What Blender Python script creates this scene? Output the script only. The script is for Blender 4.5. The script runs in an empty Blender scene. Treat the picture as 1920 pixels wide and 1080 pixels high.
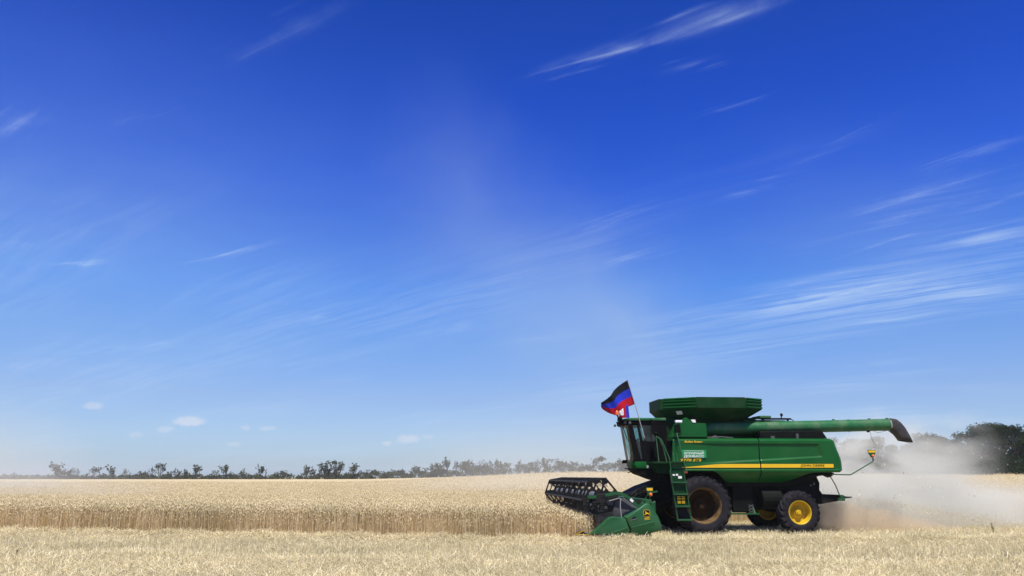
import bpy, bmesh, math, random
import numpy as np
from mathutils import Vector, Matrix

S = bpy.context.scene
R = math.radians
# ------------------------------------------------------------------ camera, world, sun, exposure
EYE = 1.85
PITCH = 13.266
FPX = 1493.0
cam_d = bpy.data.cameras.new('camera')
cam_d.sensor_width = 36.0
cam_d.lens = 36.0 * FPX / 1920.0
cam_d.clip_end = 6000
cam = bpy.data.objects.new('camera', cam_d)
S.collection.objects.link(cam)
cam.location = (0, 0, EYE)
cam.rotation_euler = (R(90 + PITCH), 0, 0)
S.camera = cam

SUN_EL = R(66)
SUN_AZ = math.atan2(0.04, -1.0)           # direction towards the sun, from +Y clockwise: behind the camera
sun_d = bpy.data.lights.new('sun', 'SUN')
sun_d.energy = 5.0
sun_d.angle = R(0.53)
sun_d.color = (1.0, 0.955, 0.88)
sun = bpy.data.objects.new('sun', sun_d)
S.collection.objects.link(sun)
to_sun = Vector((math.sin(SUN_AZ) * math.cos(SUN_EL), math.cos(SUN_AZ) * math.cos(SUN_EL), math.sin(SUN_EL)))
sun.rotation_euler = to_sun.to_track_quat('Z', 'Y').to_euler()
sun.location = (0, 0, 60)

S.view_settings.view_transform = 'Standard'
S.view_settings.look = 'None'
S.view_settings.exposure = 0.35
S.view_settings.gamma = 1.0
S.render.engine = 'CYCLES'
S.cycles.use_denoising = True
S.cycles.volume_bounces = 3
S.cycles.max_bounces = 8
S.cycles.transparent_max_bounces = 12
S.cycles.volume_step_rate = 1.0
S.cycles.volume_max_steps = 128

# far-away cirrus, each a soft streak on the cloud layer: centre, heading, half length, half width, strength
STREAKS = [(0.226, 1.494, -0.49, 0.189, 0.038, 0.3), (0.402, 1.378, -0.601, 0.152, 0.052, 0.28), (0.379, 1.55, -0.555, 0.062, 0.022, 0.2), (0.517, 1.718, -0.667, 0.09, 0.015, 0.16), (1.189, 1.92, -1.059, 0.174, 0.051, 0.2), (1.168, 2.187, -0.911, 0.192, 0.065, 0.26), (1.255, 2.318, -1.023, 0.35, 0.095, 0.26), (1.537, 2.498, -0.917, 0.193, 0.118, 0.42), (1.254, 3.243, -0.998, 0.516, 0.167, 0.32), (1.518, 3.032, -0.77, 0.504, 0.182, 0.26), (0.415, 2.781, -0.845, 0.161, 0.056, 0.28), (0.303, 2.436, -0.804, 0.221, 0.04, 0.22), (-0.965, 2.699, -0.523, 0.243, 0.036, 0.3), (-1.545, 2.76, -0.184, 0.113, 0.069, 0.34), (-1.204, 1.784, -0.597, 0.185, 0.055, 0.2), (-0.893, 1.75, -0.419, 0.123, 0.02, 0.14), (0.743, 3.841, -0.774, 0.383, 0.195, 0.25), (0.115, 4.001, -0.539, 0.327, 0.185, 0.26), (-1.849, 3.988, -0.595, 0.386, 0.124, 0.2), (-2.584, 4.311, -0.564, 0.626, 0.204, 0.25), (0.721, 2.176, -0.588, 0.153, 0.046, 0.16), (-0.474, 1.442, -0.531, 0.23, 0.035, 0.1), (0.807, 1.956, -1.026, 0.212, 0.03, 0.1), (2.029, 4.436, -0.727, 0.293, 0.197, 0.2), (-1.275, 4.532, 0.859, 0.181, 0.267, 0.16), (-0.877, 3.563, -1.001, 0.218, 0.081, 0.16), (-0.237, 3.736, -1.212, 0.187, 0.093, 0.15), (1.762, 3.101, -0.53, 0.233, 0.147, 0.2), (1.711, 3.522, -0.702, 0.21, 0.145, 0.16), (-1.96, 3.807, -0.794, 0.491, 0.089, 0.1), (-1.64, 2.571, -0.284, 0.125, 0.073, 0.16)]
# small fair-weather clouds low over the horizon (bearing, slope, half width, half height, strength)
PUFFS = [(-0.4005, 0.0657, 0.0199, 0.0052, 0.8), (-0.522, 0.0848, 0.0133, 0.004, 0.5), (-0.1285, 0.0442, 0.0145, 0.0039, 0.6), (-0.1546, 0.0391, 0.0059, 0.0026, 0.5), (-0.4293, 0.0559, 0.0106, 0.0033, 0.4), (-0.4649, 0.0488, 0.0092, 0.0032, 0.35), (-0.3304, 0.0579, 0.0066, 0.0026, 0.4), (-0.3026, 0.0572, 0.0112, 0.0026, 0.4), (-0.344, 0.0378, 0.0092, 0.0026, 0.35), (-0.1041, 0.0462, 0.0072, 0.0026, 0.35)]
WISPS = [(-0.066, 0.371, -1.219, 0.16, 0.08, 0.14), (0.129, 0.195, -0.682, 0.14, 0.10, 0.38), (0.03, 0.20, -1.0, 0.20, 0.14, 0.22), (0.505, 0.272, -0.345, 0.223, 0.15, 0.12)]


class NT:
    """short-hand for building node trees"""
    def __init__(self, tree):
        self.t = tree; self.n = tree.nodes; self.l = tree.links

    def node(self, typ, **kw):
        nd = self.n.new(typ)
        for k, v in kw.items():
            setattr(nd, k, v)
        return nd

    def put(self, sock, v):
        if isinstance(v, bpy.types.NodeSocket):
            self.l.new(v, sock)
        else:
            sock.default_value = v

    def m(self, op, a, b=0.0, clamp=False):
        nd = self.node('ShaderNodeMath', operation=op, use_clamp=clamp)
        self.put(nd.inputs[0], a)
        if len(nd.inputs) > 1:
            self.put(nd.inputs[1], b)
        return nd.outputs[0]

    def maprange(self, v, a, b, c=0.0, d=1.0, smooth=True):
        nd = self.node('ShaderNodeMapRange', interpolation_type='SMOOTHSTEP' if smooth else 'LINEAR')
        for i, x in enumerate((v, a, b, c, d)):
            self.put(nd.inputs[i], x)
        return nd.outputs[0]

    def noise(self, vec, scale, detail=4, rough=0.55, dist=0.0, color=False):
        nd = self.node('ShaderNodeTexNoise')
        if vec is not None:
            self.l.new(vec, nd.inputs['Vector'])
        nd.inputs['Scale'].default_value = scale
        nd.inputs['Detail'].default_value = detail
        nd.inputs['Roughness'].default_value = rough
        nd.inputs['Distortion'].default_value = dist
        return nd.outputs['Color' if color else 'Fac']

    def mapping(self, vec, loc=(0, 0, 0), rot=(0, 0, 0), scale=(1, 1, 1), typ='POINT'):
        nd = self.node('ShaderNodeMapping', vector_type=typ)
        self.l.new(vec, nd.inputs[0])
        nd.inputs['Location'].default_value = loc
        nd.inputs['Rotation'].default_value = rot
        nd.inputs['Scale'].default_value = scale
        return nd.outputs[0]

    def mix(self, fac, a, b, blend='MIX'):
        nd = self.node('ShaderNodeMixRGB', blend_type=blend)
        self.put(nd.inputs[0], fac); self.put(nd.inputs[1], a); self.put(nd.inputs[2], b)
        return nd.outputs[0]

    def ramp(self, fac, stops):
        nd = self.node('ShaderNodeValToRGB')
        el = nd.color_ramp.elements
        while len(el) < len(stops):
            el.new(0.5)
        for e, (p, c) in zip(el, stops):
            e.position = p; e.color = (*c, 1)
        self.put(nd.inputs[0], fac)
        return nd.outputs[0]


world = bpy.data.worlds.new('World')
S.world = world
world.use_nodes = True
W = NT(world.node_tree)
W.n.clear()
wout = W.node('ShaderNodeOutputWorld')
bg = W.node('ShaderNodeBackground')
W.l.new(bg.outputs[0], wout.inputs['Surface'])
sky = W.node('ShaderNodeTexSky', sky_type='NISHITA', sun_disc=False)
sky.sun_elevation = SUN_EL
sky.sun_rotation = SUN_AZ
sky.altitude = 150
sky.air_density = 1.0
sky.dust_density = 0.6
sky.ozone_density = 3.0
SKY_STRENGTH = 0.078
bg.inputs['Strength'].default_value = SKY_STRENGTH
tc = W.node('ShaderNodeTexCoord')
dirv = tc.outputs['Generated']
sep = W.node('ShaderNodeSeparateXYZ'); W.l.new(dirv, sep.inputs[0])
nx, ny, nz = sep.outputs
zpos = W.m('MAXIMUM', nz, 0.0)
# deep polarised blue: the clear sky filtered by elevation
tint = W.ramp(zpos, [(0.0, (0.78, 0.96, 1.36)), (0.03, (0.79, 0.96, 1.37)), (0.092, (0.79, 0.90, 1.30)), (0.158, (0.66, 0.91, 1.42)), (0.223, (0.48, 0.87, 1.62)), (0.288, (0.37, 0.71, 1.66)), (0.35, (0.21, 0.54, 1.72)), (0.44, (0.13, 0.43, 1.63)), (0.54, (0.11, 0.38, 1.40)), (0.8, (0.04, 0.14, 0.55))])
base = W.mix(1.0, sky.outputs[0], tint, 'MULTIPLY')
zz = W.m('ADD', zpos, 0.08)
plane = W.node('ShaderNodeCombineXYZ')
W.l.new(W.m('DIVIDE', nx, zz), plane.inputs[0]); W.l.new(W.m('DIVIDE', ny, zz), plane.inputs[1])
pl = plane.outputs[0]
# wispy fibres drawn out along the wind
warp = W.node('ShaderNodeVectorMath', operation='ADD')
W.l.new(pl, warp.inputs[0])
wn = W.node('ShaderNodeVectorMath', operation='SCALE')
W.l.new(W.noise(pl, 1.3, 2, 0.5, color=True), wn.inputs[0]); wn.inputs['Scale'].default_value = 0.14
W.l.new(wn.outputs[0], warp.inputs[1])
pw = warp.outputs[0]
# nodes rotate by -angle: bring the wind direction onto the x axis
WIND = math.atan2(0.64, -0.77)
fib_v = W.mapping(pw, rot=(0, 0, -WIND), scale=(1, 1, 1))
fib = W.noise(W.mapping(fib_v, scale=(1.1, 13.0, 1)), 1.0, 7, 0.62, 0.25)
fibs = W.maprange(fib, 0.36, 0.66)
total = None
sr = random.Random(11)
BUNDLE = list(STREAKS)
for cx, cy, an, hl, hw, st in STREAKS:
    for q in range(3):
        o1 = sr.uniform(-1.0, 1.0) * hl * 0.7; o2 = sr.uniform(-1.6, 1.6) * hw
        BUNDLE.append((cx + o1 * math.cos(an) - o2 * math.sin(an), cy + o1 * math.sin(an) + o2 * math.cos(an), an + sr.uniform(-0.05, 0.05), hl * sr.uniform(0.5, 1.0), hw * sr.uniform(0.14, 0.34), st * sr.uniform(0.4, 0.75)))
for cx, cy, an, hl, hw, st in BUNDLE:
    mp = W.mapping(pw if hl > 0.2 else pl, loc=(cx, cy, 0) if hl <= 0.2 else (cx + 0.07, cy + 0.07, 0), rot=(0, 0, an), scale=(hl * 1.45, hw * 1.25, 1), typ='TEXTURE')
    gr = W.node('ShaderNodeTexGradient', gradient_type='QUADRATIC_SPHERE')
    W.l.new(mp, gr.inputs[0])
    t = W.m('MULTIPLY', gr.outputs['Fac'], st * 1.15)
    total = t if total is None else W.m('ADD', total, t)
fine = W.noise(W.mapping(fib_v, scale=(4.0, 46.0, 1)), 1.0, 5, 0.65, 0.5)
torn = W.noise(pl, 9.0, 6, 0.65, 0.6)
rag = W.m('ADD', W.m('ADD', W.m('MULTIPLY', fib, 0.55), W.m('MULTIPLY', fine, 0.25)), W.m('MULTIPLY', torn, 0.35))
# frayed: the noise eats into each streak from its rim
streaks = W.m('MULTIPLY', W.m('MULTIPLY', W.m('POWER', total, 0.8), W.maprange(W.m('ADD', rag, W.m('MULTIPLY', total, 0.40)), 0.52, 0.80)), 0.80)
# general thin veil of cirrus, more of it low and to the right
patch = W.maprange(W.noise(W.mapping(fib_v, scale=(0.45, 1.1, 1)), 1.0, 3, 0.5), 0.42, 0.70)
low = W.maprange(zpos, 0.42, 0.14)
right = W.maprange(nx, -0.1, 0.5, 0.45, 1.0, False)
veil = W.m('MULTIPLY', W.m('MULTIPLY', patch, W.m('ADD', W.m('MULTIPLY', fibs, 0.7), W.m('MULTIPLY', W.maprange(fine, 0.4, 0.7), 0.3))), W.m('MULTIPLY', low, W.m('MULTIPLY', right, 0.46)))
# dust drifting high
bear = W.node('ShaderNodeCombineXYZ')
yd = W.m('MAXIMUM', ny, 0.05)
W.l.new(W.m('DIVIDE', nx, yd), bear.inputs[0]); W.l.new(W.m('DIVIDE', nz, yd), bear.inputs[1])
bv = bear.outputs[0]
bwarp = W.node('ShaderNodeVectorMath', operation='ADD')
bw2 = W.node('ShaderNodeVectorMath', operation='SCALE')
W.l.new(W.noise(bv, 9.0, 3, 0.55, color=True), bw2.inputs[0]); bw2.inputs['Scale'].default_value = 0.10
W.l.new(bv, bwarp.inputs[0]); W.l.new(bw2.outputs[0], bwarp.inputs[1])
wt = None
for cx, cy, an, hl, hw, st in WISPS:
    mp = W.mapping(bwarp.outputs[0], loc=(cx + 0.05, cy + 0.05, 0), rot=(0, 0, an), scale=(hl * 1.7, hw * 1.7, 1), typ='TEXTURE')
    gr = W.node('ShaderNodeTexGradient', gradient_type='QUADRATIC_SPHERE')
    W.l.new(mp, gr.inputs[0])
    t = W.m('MULTIPLY', gr.outputs['Fac'], st * 0.9)
    wt = t if wt is None else W.m('ADD', wt, t)
# small cumulus
pwarp = W.node('ShaderNodeVectorMath', operation='ADD')
pw2 = W.node('ShaderNodeVectorMath', operation='SCALE')
W.l.new(W.noise(bv, 120.0, 5, 0.65, color=True), pw2.inputs[0]); pw2.inputs['Scale'].default_value = 0.009
W.l.new(bv, pwarp.inputs[0]); W.l.new(pw2.outputs[0], pwarp.inputs[1])
pt = None
for cx, cy, hw, hh, st in PUFFS:
    mp = W.mapping(pwarp.outputs[0], loc=(cx + 0.0045, cy + 0.0045, 0), scale=(hw * 1.35, hh * 1.6, 1), typ='TEXTURE')
    gr = W.node('ShaderNodeTexGradient', gradient_type='SPHERICAL')
    W.l.new(mp, gr.inputs[0])
    t = W.m('MULTIPLY', W.maprange(gr.outputs['Fac'], 0.05, 0.6), st * 0.75)
    pt = t if pt is None else W.m('MAXIMUM', pt, t)
cover = W.m('ADD', W.m('MULTIPLY', streaks, 0.72), veil, True)
CL = 0.785 / SKY_STRENGTH
# the air is milkier to the left, away from the deepest blue
milk = W.m('MULTIPLY', W.maprange(nx, 0.12, -0.55, 0.0, 0.20), W.m('MULTIPLY', W.maprange(zpos, 0.56, 0.26), W.maprange(W.noise(pl, 0.9, 4, 0.55), 0.25, 0.7, 0.55, 1.0)))
base = W.mix(milk, base, (0.44 * CL, 0.67 * CL, 0.97 * CL, 1))
c1 = W.mix(cover, base, (0.62 * CL, 0.78 * CL, 0.98 * CL, 1))
c2 = W.mix(wt, c1, (0.47 * CL, 0.60 * CL, 0.78 * CL, 1))
c3 = W.mix(pt, c2, (0.72 * CL, 0.76 * CL, 0.86 * CL, 1))
W.l.new(c3, bg.inputs['Color'])

# ------------------------------------------------------------------ helpers
def tag(o, label=None, cat=None, group=None, kind=None):
    if label: o['label'] = label
    if cat: o['category'] = cat
    if group: o['group'] = group
    if kind: o['kind'] = kind
    return o


def link(o, parent=None):
    S.collection.objects.link(o)
    if parent is not None:
        o.parent = parent
    return o


def empty(name, loc=(0, 0, 0), rz=0.0):
    o = bpy.data.objects.new(name, None)
    o.empty_display_size = 0.3
    o.location = loc; o.rotation_euler = (0, 0, rz)
    return link(o)


class B:
    """collects verts / faces, builds ONE mesh object"""
    def __init__(self):
        self.v = []; self.f = []; self.mi = []

    def add(self, vs, fs, mi=0):
        o = len(self.v)
        self.v += [tuple(p) for p in vs]
        for f in fs:
            self.f.append(tuple(i + o for i in f)); self.mi.append(mi)
        return self

    def box(self, x0, x1, y0, y1, z0, z1, mi=0):
        vs = [(x, y, z) for x in (x0, x1) for y in (y0, y1) for z in (z0, z1)]
        return self.add(vs, [(0, 1, 3, 2), (4, 6, 7, 5), (0, 4, 5, 1), (2, 3, 7, 6), (0, 2, 6, 4), (1, 5, 7, 3)], mi)

    def prism(self, pts, y0, y1, mi=0, pts2=None):
        """outline in x,z swept from y0 to y1 (pts2: other outline at y1)"""
        n = len(pts); q = pts2 or pts
        vs = [(x, y0, z) for x, z in pts] + [(x, y1, z) for x, z in q]
        fs = [tuple(range(n)), tuple(range(2 * n - 1, n - 1, -1))]
        fs += [(i, i + n, (i + 1) % n + n, (i + 1) % n) for i in range(n)]
        return self.add(vs, fs, mi)

    def tube(self, path, r, n=8, mi=0, r2=None, cap=True):
        path = [Vector(p) for p in path]
        m = len(path); vs = []; fs = []
        up0 = None
        for i, p in enumerate(path):
            d = (path[min(i + 1, m - 1)] - path[max(i - 1, 0)]).normalized()
            if up0 is None:
                up0 = Vector((0, 0, 1)) if abs(d.z) < 0.9 else Vector((1, 0, 0))
            u = (up0 - d * up0.dot(d)).normalized(); w = d.cross(u); up0 = u
            rr = (r[i] if isinstance(r, (list, tuple)) else (r if r2 is None else r + (r2 - r) * i / max(1, m - 1)))
            for k in range(n):
                a = 2 * math.pi * k / n
                vs.append(p + (u * math.cos(a) + w * math.sin(a)) * rr)
        for i in range(m - 1):
            for k in range(n):
                fs.append((i * n + k, i * n + (k + 1) % n, (i + 1) * n + (k + 1) % n, (i + 1) * n + k))
        if cap:
            fs.append(tuple(range(n - 1, -1, -1))); fs.append(tuple(range((m - 1) * n, m * n)))
        return self.add(vs, fs, mi)

    def bar(self, a, b, w, t, mi=0, side=(0, 1, 0)):
        """rectangular bar from a to b, thickness t along side, width w across"""
        a = Vector(a); b = Vector(b); d = (b - a).normalized(); s = Vector(side)
        s = (s - d * s.dot(d)).normalized(); u = d.cross(s)
        vs = []
        for p in (a, b):
            for i, j in ((-1, -1), (1, -1), (1, 1), (-1, 1)):
                vs.append(p + u * (i * w / 2) + s * (j * t / 2))
        return self.add(vs, [(0, 1, 2, 3), (7, 6, 5, 4), (0, 4, 5, 1), (1, 5, 6, 2), (2, 6, 7, 3), (3, 7, 4, 0)], mi)

    def revolve(self, prof, c, n=48, mi=0, axis='y', close=False):
        """profile of (offset along axis, radius) round an axis through c"""
        vs = []; fs = []; m = len(prof)
        for k in range(n):
            a = 2 * math.pi * k / n
            for o, r in prof:
                if axis == 'y':
                    vs.append((c[0] + r * math.cos(a), c[1] + o, c[2] + r * math.sin(a)))
                elif axis == 'x':
                    vs.append((c[0] + o, c[1] + r * math.cos(a), c[2] + r * math.sin(a)))
                else:
                    vs.append((c[0] + r * math.cos(a), c[1] + r * math.sin(a), c[2] + o))
        for k in range(n):
            for j in range(m - 1 if not close else m):
                j2 = (j + 1) % m
                fs.append((k * m + j, k * m + j2, ((k + 1) % n) * m + j2, ((k + 1) % n) * m + j))
        return self.add(vs, fs, mi)

    def sphere(self, c, r, n=10, mi=0, sz=1.0):
        return self.revolve([(-r * sz * math.cos(math.pi * i / n), max(r * math.sin(math.pi * i / n), 1e-4)) for i in range(n + 1)], c, n * 2, mi, 'z')

    def build(self, name, mats, parent=None, smooth=None, bevel=0.0, seg=2, fix=True):
        me = bpy.data.meshes.new(name)
        me.from_pydata(self.v, [], self.f)
        mats = mats if isinstance(mats, (list, tuple)) else [mats]
        for mt in mats:
            me.materials.append(mt)
        if len(mats) > 1:
            me.polygons.foreach_set('material_index', self.mi)
        if fix:
            bm = bmesh.new(); bm.from_mesh(me)
            bmesh.ops.recalc_face_normals(bm, faces=bm.faces)
            bm.to_mesh(me); bm.free()
        me.update()
        if smooth is not None:
            me.polygons.foreach_set('use_smooth', [True] * len(me.polygons))
            me.set_sharp_from_angle(angle=R(smooth))
        o = bpy.data.objects.new(name, me)
        if bevel:
            md = o.modifiers.new('bevel', 'BEVEL')
            md.width = bevel; md.segments = seg; md.limit_method = 'ANGLE'; md.angle_limit = R(35)
            md.harden_normals = False
            if smooth is None:
                me.polygons.foreach_set('use_smooth', [False] * len(me.polygons))
        return link(o, parent)


def np_mesh(name, V, F, mat, smooth=False):
    """V (n,3), F (m,k) -> mesh, fast"""
    me = bpy.data.meshes.new(name)
    V = np.ascontiguousarray(V, np.float32); F = np.ascontiguousarray(F, np.int32)
    m, k = F.shape
    me.vertices.add(len(V)); me.vertices.foreach_set('co', V.ravel())
    me.loops.add(m * k); me.loops.foreach_set('vertex_index', F.ravel())
    me.polygons.add(m); me.polygons.foreach_set('loop_start', np.arange(0, m * k, k, dtype=np.int32))
    if smooth:
        me.polygons.foreach_set('use_smooth', np.ones(m, bool))
    me.update(calc_edges=True)
    for mt in (mat if isinstance(mat, (list, tuple)) else [mat]):
        me.materials.append(mt)
    return me


def material(name, color, rough=0.5, metal=0.0, spec=0.5, coat=0.0, var=0.0, vscale=3.0, dirt=None, dirt_amt=0.0, dirt_scale=2.0, bump=0.0, bscale=20.0, rvar=0.0, island=0.0):
    m = bpy.data.materials.new(name); m.use_nodes = True
    t = NT(m.node_tree)
    p = t.n['Principled BSDF']
    col = (*color, 1)
    p.inputs['Roughness'].default_value = rough
    p.inputs['Metallic'].default_value = metal
    p.inputs['Specular IOR Level'].default_value = spec
    p.inputs['Coat Weight'].default_value = coat
    p.inputs['Coat Roughness'].default_value = 0.12
    tcn = t.node('ShaderNodeTexCoord').outputs['Object']
    c = col
    if var:
        n = t.noise(tcn, vscale, 5, 0.6)
        lo = tuple(x * (1 - var) for x in color); hi = tuple(min(1, x * (1 + var)) for x in color)
        c = t.ramp(n, [(0.3, lo), (0.7, hi)])
    if island:
        g = t.node('ShaderNodeNewGeometry').outputs['Random Per Island']
        c = t.mix(1.0, c, t.ramp(g, [(0, (1 - island,) * 3), (1, (1 + island,) * 3)]), 'MULTIPLY')
    if dirt:
        n = t.noise(tcn, dirt_scale, 6, 0.65)
        fac = t.m('MULTIPLY', t.maprange(n, 0.38, 0.72), dirt_amt)
        c = t.mix(fac, c, (*dirt, 1))
        t.put(p.inputs['Roughness'], t.m('ADD', t.m('MULTIPLY', fac, 0.35), rough, True))
    t.put(p.inputs['Base Color'], c)
    if bump:
        bn = t.node('ShaderNodeBump'); bn.inputs['Strength'].default_value = bump; bn.inputs['Distance'].default_value = 0.02
        t.l.new(t.noise(tcn, bscale, 5, 0.6), bn.inputs['Height'])
        t.l.new(bn.outputs[0], p.inputs['Normal'])
    return m


DUST = (0.42, 0.35, 0.25)
M = dict(
    green=material('green_paint', (0.003, 0.078, 0.012), 0.33, spec=0.24, coat=0.05, var=0.14, vscale=1.2, dirt=DUST, dirt_amt=0.014, dirt_scale=1.6),
    green_dull=material('faded_green_paint', (0.012, 0.078, 0.024), 0.42, spec=0.25, var=0.15, vscale=2.0, dirt=DUST, dirt_amt=0.04, dirt_scale=2.5),
    green_tube=material('dusty_green_paint', (0.014, 0.115, 0.038), 0.45, spec=0.25, var=0.12, vscale=2, dirt=DUST, dirt_amt=0.16, dirt_scale=2.2),
    green_dark=material('dark_green_paint', (0.003, 0.036, 0.010), 0.6, spec=0.08, var=0.2, dirt=DUST, dirt_amt=0.04),
    green_base=material('matt_green_paint', (0.004, 0.085, 0.016), 0.6, spec=0.1, var=0.12),
    yellow=material('yellow_paint', (0.72, 0.43, 0.015), 0.38, spec=0.3, var=0.06),
    rim=material('yellow_rim_paint', (0.56, 0.37, 0.006), 0.42, spec=0.3, var=0.1, dirt=(0.26, 0.16, 0.07), dirt_amt=0.3, dirt_scale=6),
    rim_dust_shade=material('dusty_shade_toned_rim_paint', (0.10, 0.06, 0.022), 0.75, spec=0.1, var=0.25, vscale=5, dirt=(0.26, 0.19, 0.11), dirt_amt=0.45, dirt_scale=4),  # dust over yellow paint, its base darkened to carry the barrel's shade
    rim_shade=material('shade_toned_rim_disc', (0.030, 0.015, 0.003), 0.7, spec=0.15, var=0.35, vscale=4, dirt=(0.03, 0.018, 0.008), dirt_amt=0.5, dirt_scale=3),  # yellow disc with the deep shade of the dish put into its colour
    black=material('black_metal', (0.006, 0.006, 0.0065), 0.5, spec=0.2, var=0.3, dirt=DUST, dirt_amt=0.03, dirt_scale=4),
    black_trim=material('black_trim', (0.0045, 0.0045, 0.005), 0.85, spec=0.06),
    dark=material('dark_chassis', (0.0035, 0.0052, 0.0040), 0.7, spec=0.1, var=0.4, dirt=(0.03, 0.025, 0.015), dirt_amt=0.12, dirt_scale=3),
    tyre=material('tyre_rubber', (0.012, 0.0115, 0.015), 0.75, spec=0.14, var=0.25, vscale=3, dirt=(0.09, 0.08, 0.07), dirt_amt=0.16, dirt_scale=5),
    grey=material('worn_grey_steel', (0.085, 0.09, 0.09), 0.55, spec=0.3, var=0.25, vscale=6),
    reel_grey=material('dull_grey_tube', (0.14, 0.15, 0.16), 0.5, spec=0.3, var=0.15),
    boot=material('rubber_spout', (0.030, 0.029, 0.030), 0.6, spec=0.2, var=0.3, dirt=DUST, dirt_amt=0.10),
    white=material('white_sticker', (0.75, 0.75, 0.73), 0.5),
    sign=material('green_sign', (0.008, 0.24, 0.075), 0.45, spec=0.3),
    orange=material('orange_lens', (0.75, 0.13, 0.015), 0.25, coat=0.5),
    red=material('red_reflector', (0.45, 0.02, 0.01), 0.3),
    steel=material('bare_steel', (0.50, 0.49, 0.47), 0.35, metal=0.6),
    lamp=material('lamp_glass', (0.75, 0.78, 0.82), 0.12, coat=0.6),
    seat=material('dark_upholstery', (0.010, 0.010, 0.012), 0.8, spec=0.1),
    flag_black=material('black_cloth', (0.007, 0.008, 0.011), 0.75, spec=0.15),
    flag_blue=material('blue_cloth', (0.014, 0.030, 0.40), 0.7, spec=0.15),
    flag_red=material('red_cloth', (0.36, 0.004, 0.014), 0.7, spec=0.15),
    flag_white=material('white_cloth', (0.8, 0.8, 0.8), 0.7, spec=0.2),
)


def glass_material():
    m = bpy.data.materials.new('cab_glass'); m.use_nodes = True
    t = NT(m.node_tree); t.n.clear()
    out = t.node('ShaderNodeOutputMaterial')
    tr = t.node('ShaderNodeBsdfTransparent'); tr.inputs[0].default_value = (0.60, 0.76, 0.74, 1)
    gl = t.node('ShaderNodeBsdfGlossy'); gl.inputs['Roughness'].default_value = 0.04
    df = t.node('ShaderNodeBsdfDiffuse'); df.inputs[0].default_value = (0.45, 0.5, 0.48, 1)
    fr = t.node('ShaderNodeFresnel'); fr.inputs[0].default_value = 1.5
    fr = t.node('ShaderNodeMath', operation='MULTIPLY'); fr0 = [n for n in t.n if n.type == 'FRESNEL'][0]; t.l.new(fr0.outputs[0], fr.inputs[0]); fr.inputs[1].default_value = 0.4
    m1 = t.node('ShaderNodeMixShader'); m1.inputs[0].default_value = 0.05
    t.l.new(tr.outputs[0], m1.inputs[1]); t.l.new(df.outputs[0], m1.inputs[2])
    m2 = t.node('ShaderNodeMixShader'); t.l.new(fr.outputs[0], m2.inputs[0])
    t.l.new(m1.outputs[0], m2.inputs[1]); t.l.new(gl.outputs[0], m2.inputs[2])
    t.l.new(m2.outputs[0], out.inputs[0])
    return m


M['glass'] = glass_material()


def straw_material(name, lo, hi, base=None, transl=0.25, zfade=None):
    """dry straw: every stalk its own tone, patches across the field, light through thin blades"""
    m = bpy.data.materials.new(name); m.use_nodes = True
    t = NT(m.node_tree); t.n.clear()
    out = t.node('ShaderNodeOutputMaterial')
    g = t.node('ShaderNodeNewGeometry')
    c = t.ramp(g.outputs['Random Per Island'], [(0.0, lo), (0.55, tuple((a + b) / 2 for a, b in zip(lo, hi))), (1.0, hi)])
    patch = t.noise(g.outputs['Position'], 0.35, 4, 0.6)
    c = t.mix(1.0, c, t.ramp(patch, [(0.3, (0.80, 0.80, 0.76)), (0.7, (1.12, 1.10, 1.08))]), 'MULTIPLY')
    df = t.node('ShaderNodeBsdfDiffuse'); tr = t.node('ShaderNodeBsdfTranslucent')
    t.l.new(c, df.inputs[0]); t.l.new(c, tr.inputs[0])
    mx = t.node('ShaderNodeMixShader'); mx.inputs[0].default_value = transl
    t.l.new(df.outputs[0], mx.inputs[1]); t.l.new(tr.outputs[0], mx.inputs[2])
    t.l.new(mx.outputs[0], out.inputs[0])
    return m


M['stem'] = straw_material('wheat_stem', (0.50, 0.365, 0.18), (0.98, 0.85, 0.60), transl=0.4)
M['ear'] = straw_material('wheat_ear', (0.46, 0.36, 0.19), (0.93, 0.82, 0.57))
M['straw'] = straw_material('cut_straw', (0.68, 0.57, 0.33), (0.98, 0.91, 0.66))
M['stubble'] = straw_material('stubble', (0.52, 0.46, 0.25), (0.93, 0.84, 0.56))

rng = np.random.default_rng(7)

# ------------------------------------------------------------------ lie of the land
HEAD = R(4.66)
O = Vector((6.03, 28.55, 0.0))           # below the harvester, on its centre line at the front axle
AXV = (math.cos(HEAD), math.sin(HEAD)); AYV = (-math.sin(HEAD), math.cos(HEAD))


def sm(a, b, x):
    t = np.clip((x - a) / (b - a), 0, 1)
    return t * t * (3 - 2 * t)


def to_local(x, y):
    dx = x - O.x; dy = y - O.y
    return dx * AXV[0] + dy * AXV[1], dx * AYV[0] + dy * AYV[1]


def to_world(lx, ly):
    return O.x + lx * AXV[0] + ly * AYV[0], O.y + lx * AXV[1] + ly * AYV[1]


def edge_y(x):
    """near edge of the standing wheat / of the last pass"""
    x = np.asarray(x, float)
    left = 23.75 + (2.0 - x) * 0.205 + 0.10 * np.sin(x * 1.7) + 0.07 * np.sin(x * 4.1 + 1) + 0.05 * np.sin(x * 9.7)
    right = 23.75 + (x - 2.0) * math.tan(HEAD)
    return np.where(x < 2.0, left, right)


def terrain(x, y):
    x = np.asarray(x, float); y = np.asarray(y, float)
    r = x / np.maximum(y, 1.0)
    t = sm(-0.22, 0.10, r) * sm(45, 150, y) * 1.75
    t = t + sm(240, 700, y) * (-1.2)
    d = edge_y(x) - y
    near = np.exp(-((d - 0.75) / 0.55) ** 2) * (0.13 + 0.03 * np.sin(x * 2.3) + 0.02 * np.sin(x * 5.9 + 2))
    near2 = np.exp(-((d - 6.6) / 0.7) ** 2) * 0.05 * (1 + np.sin(x * 1.3))
    return t + near + near2


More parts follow.
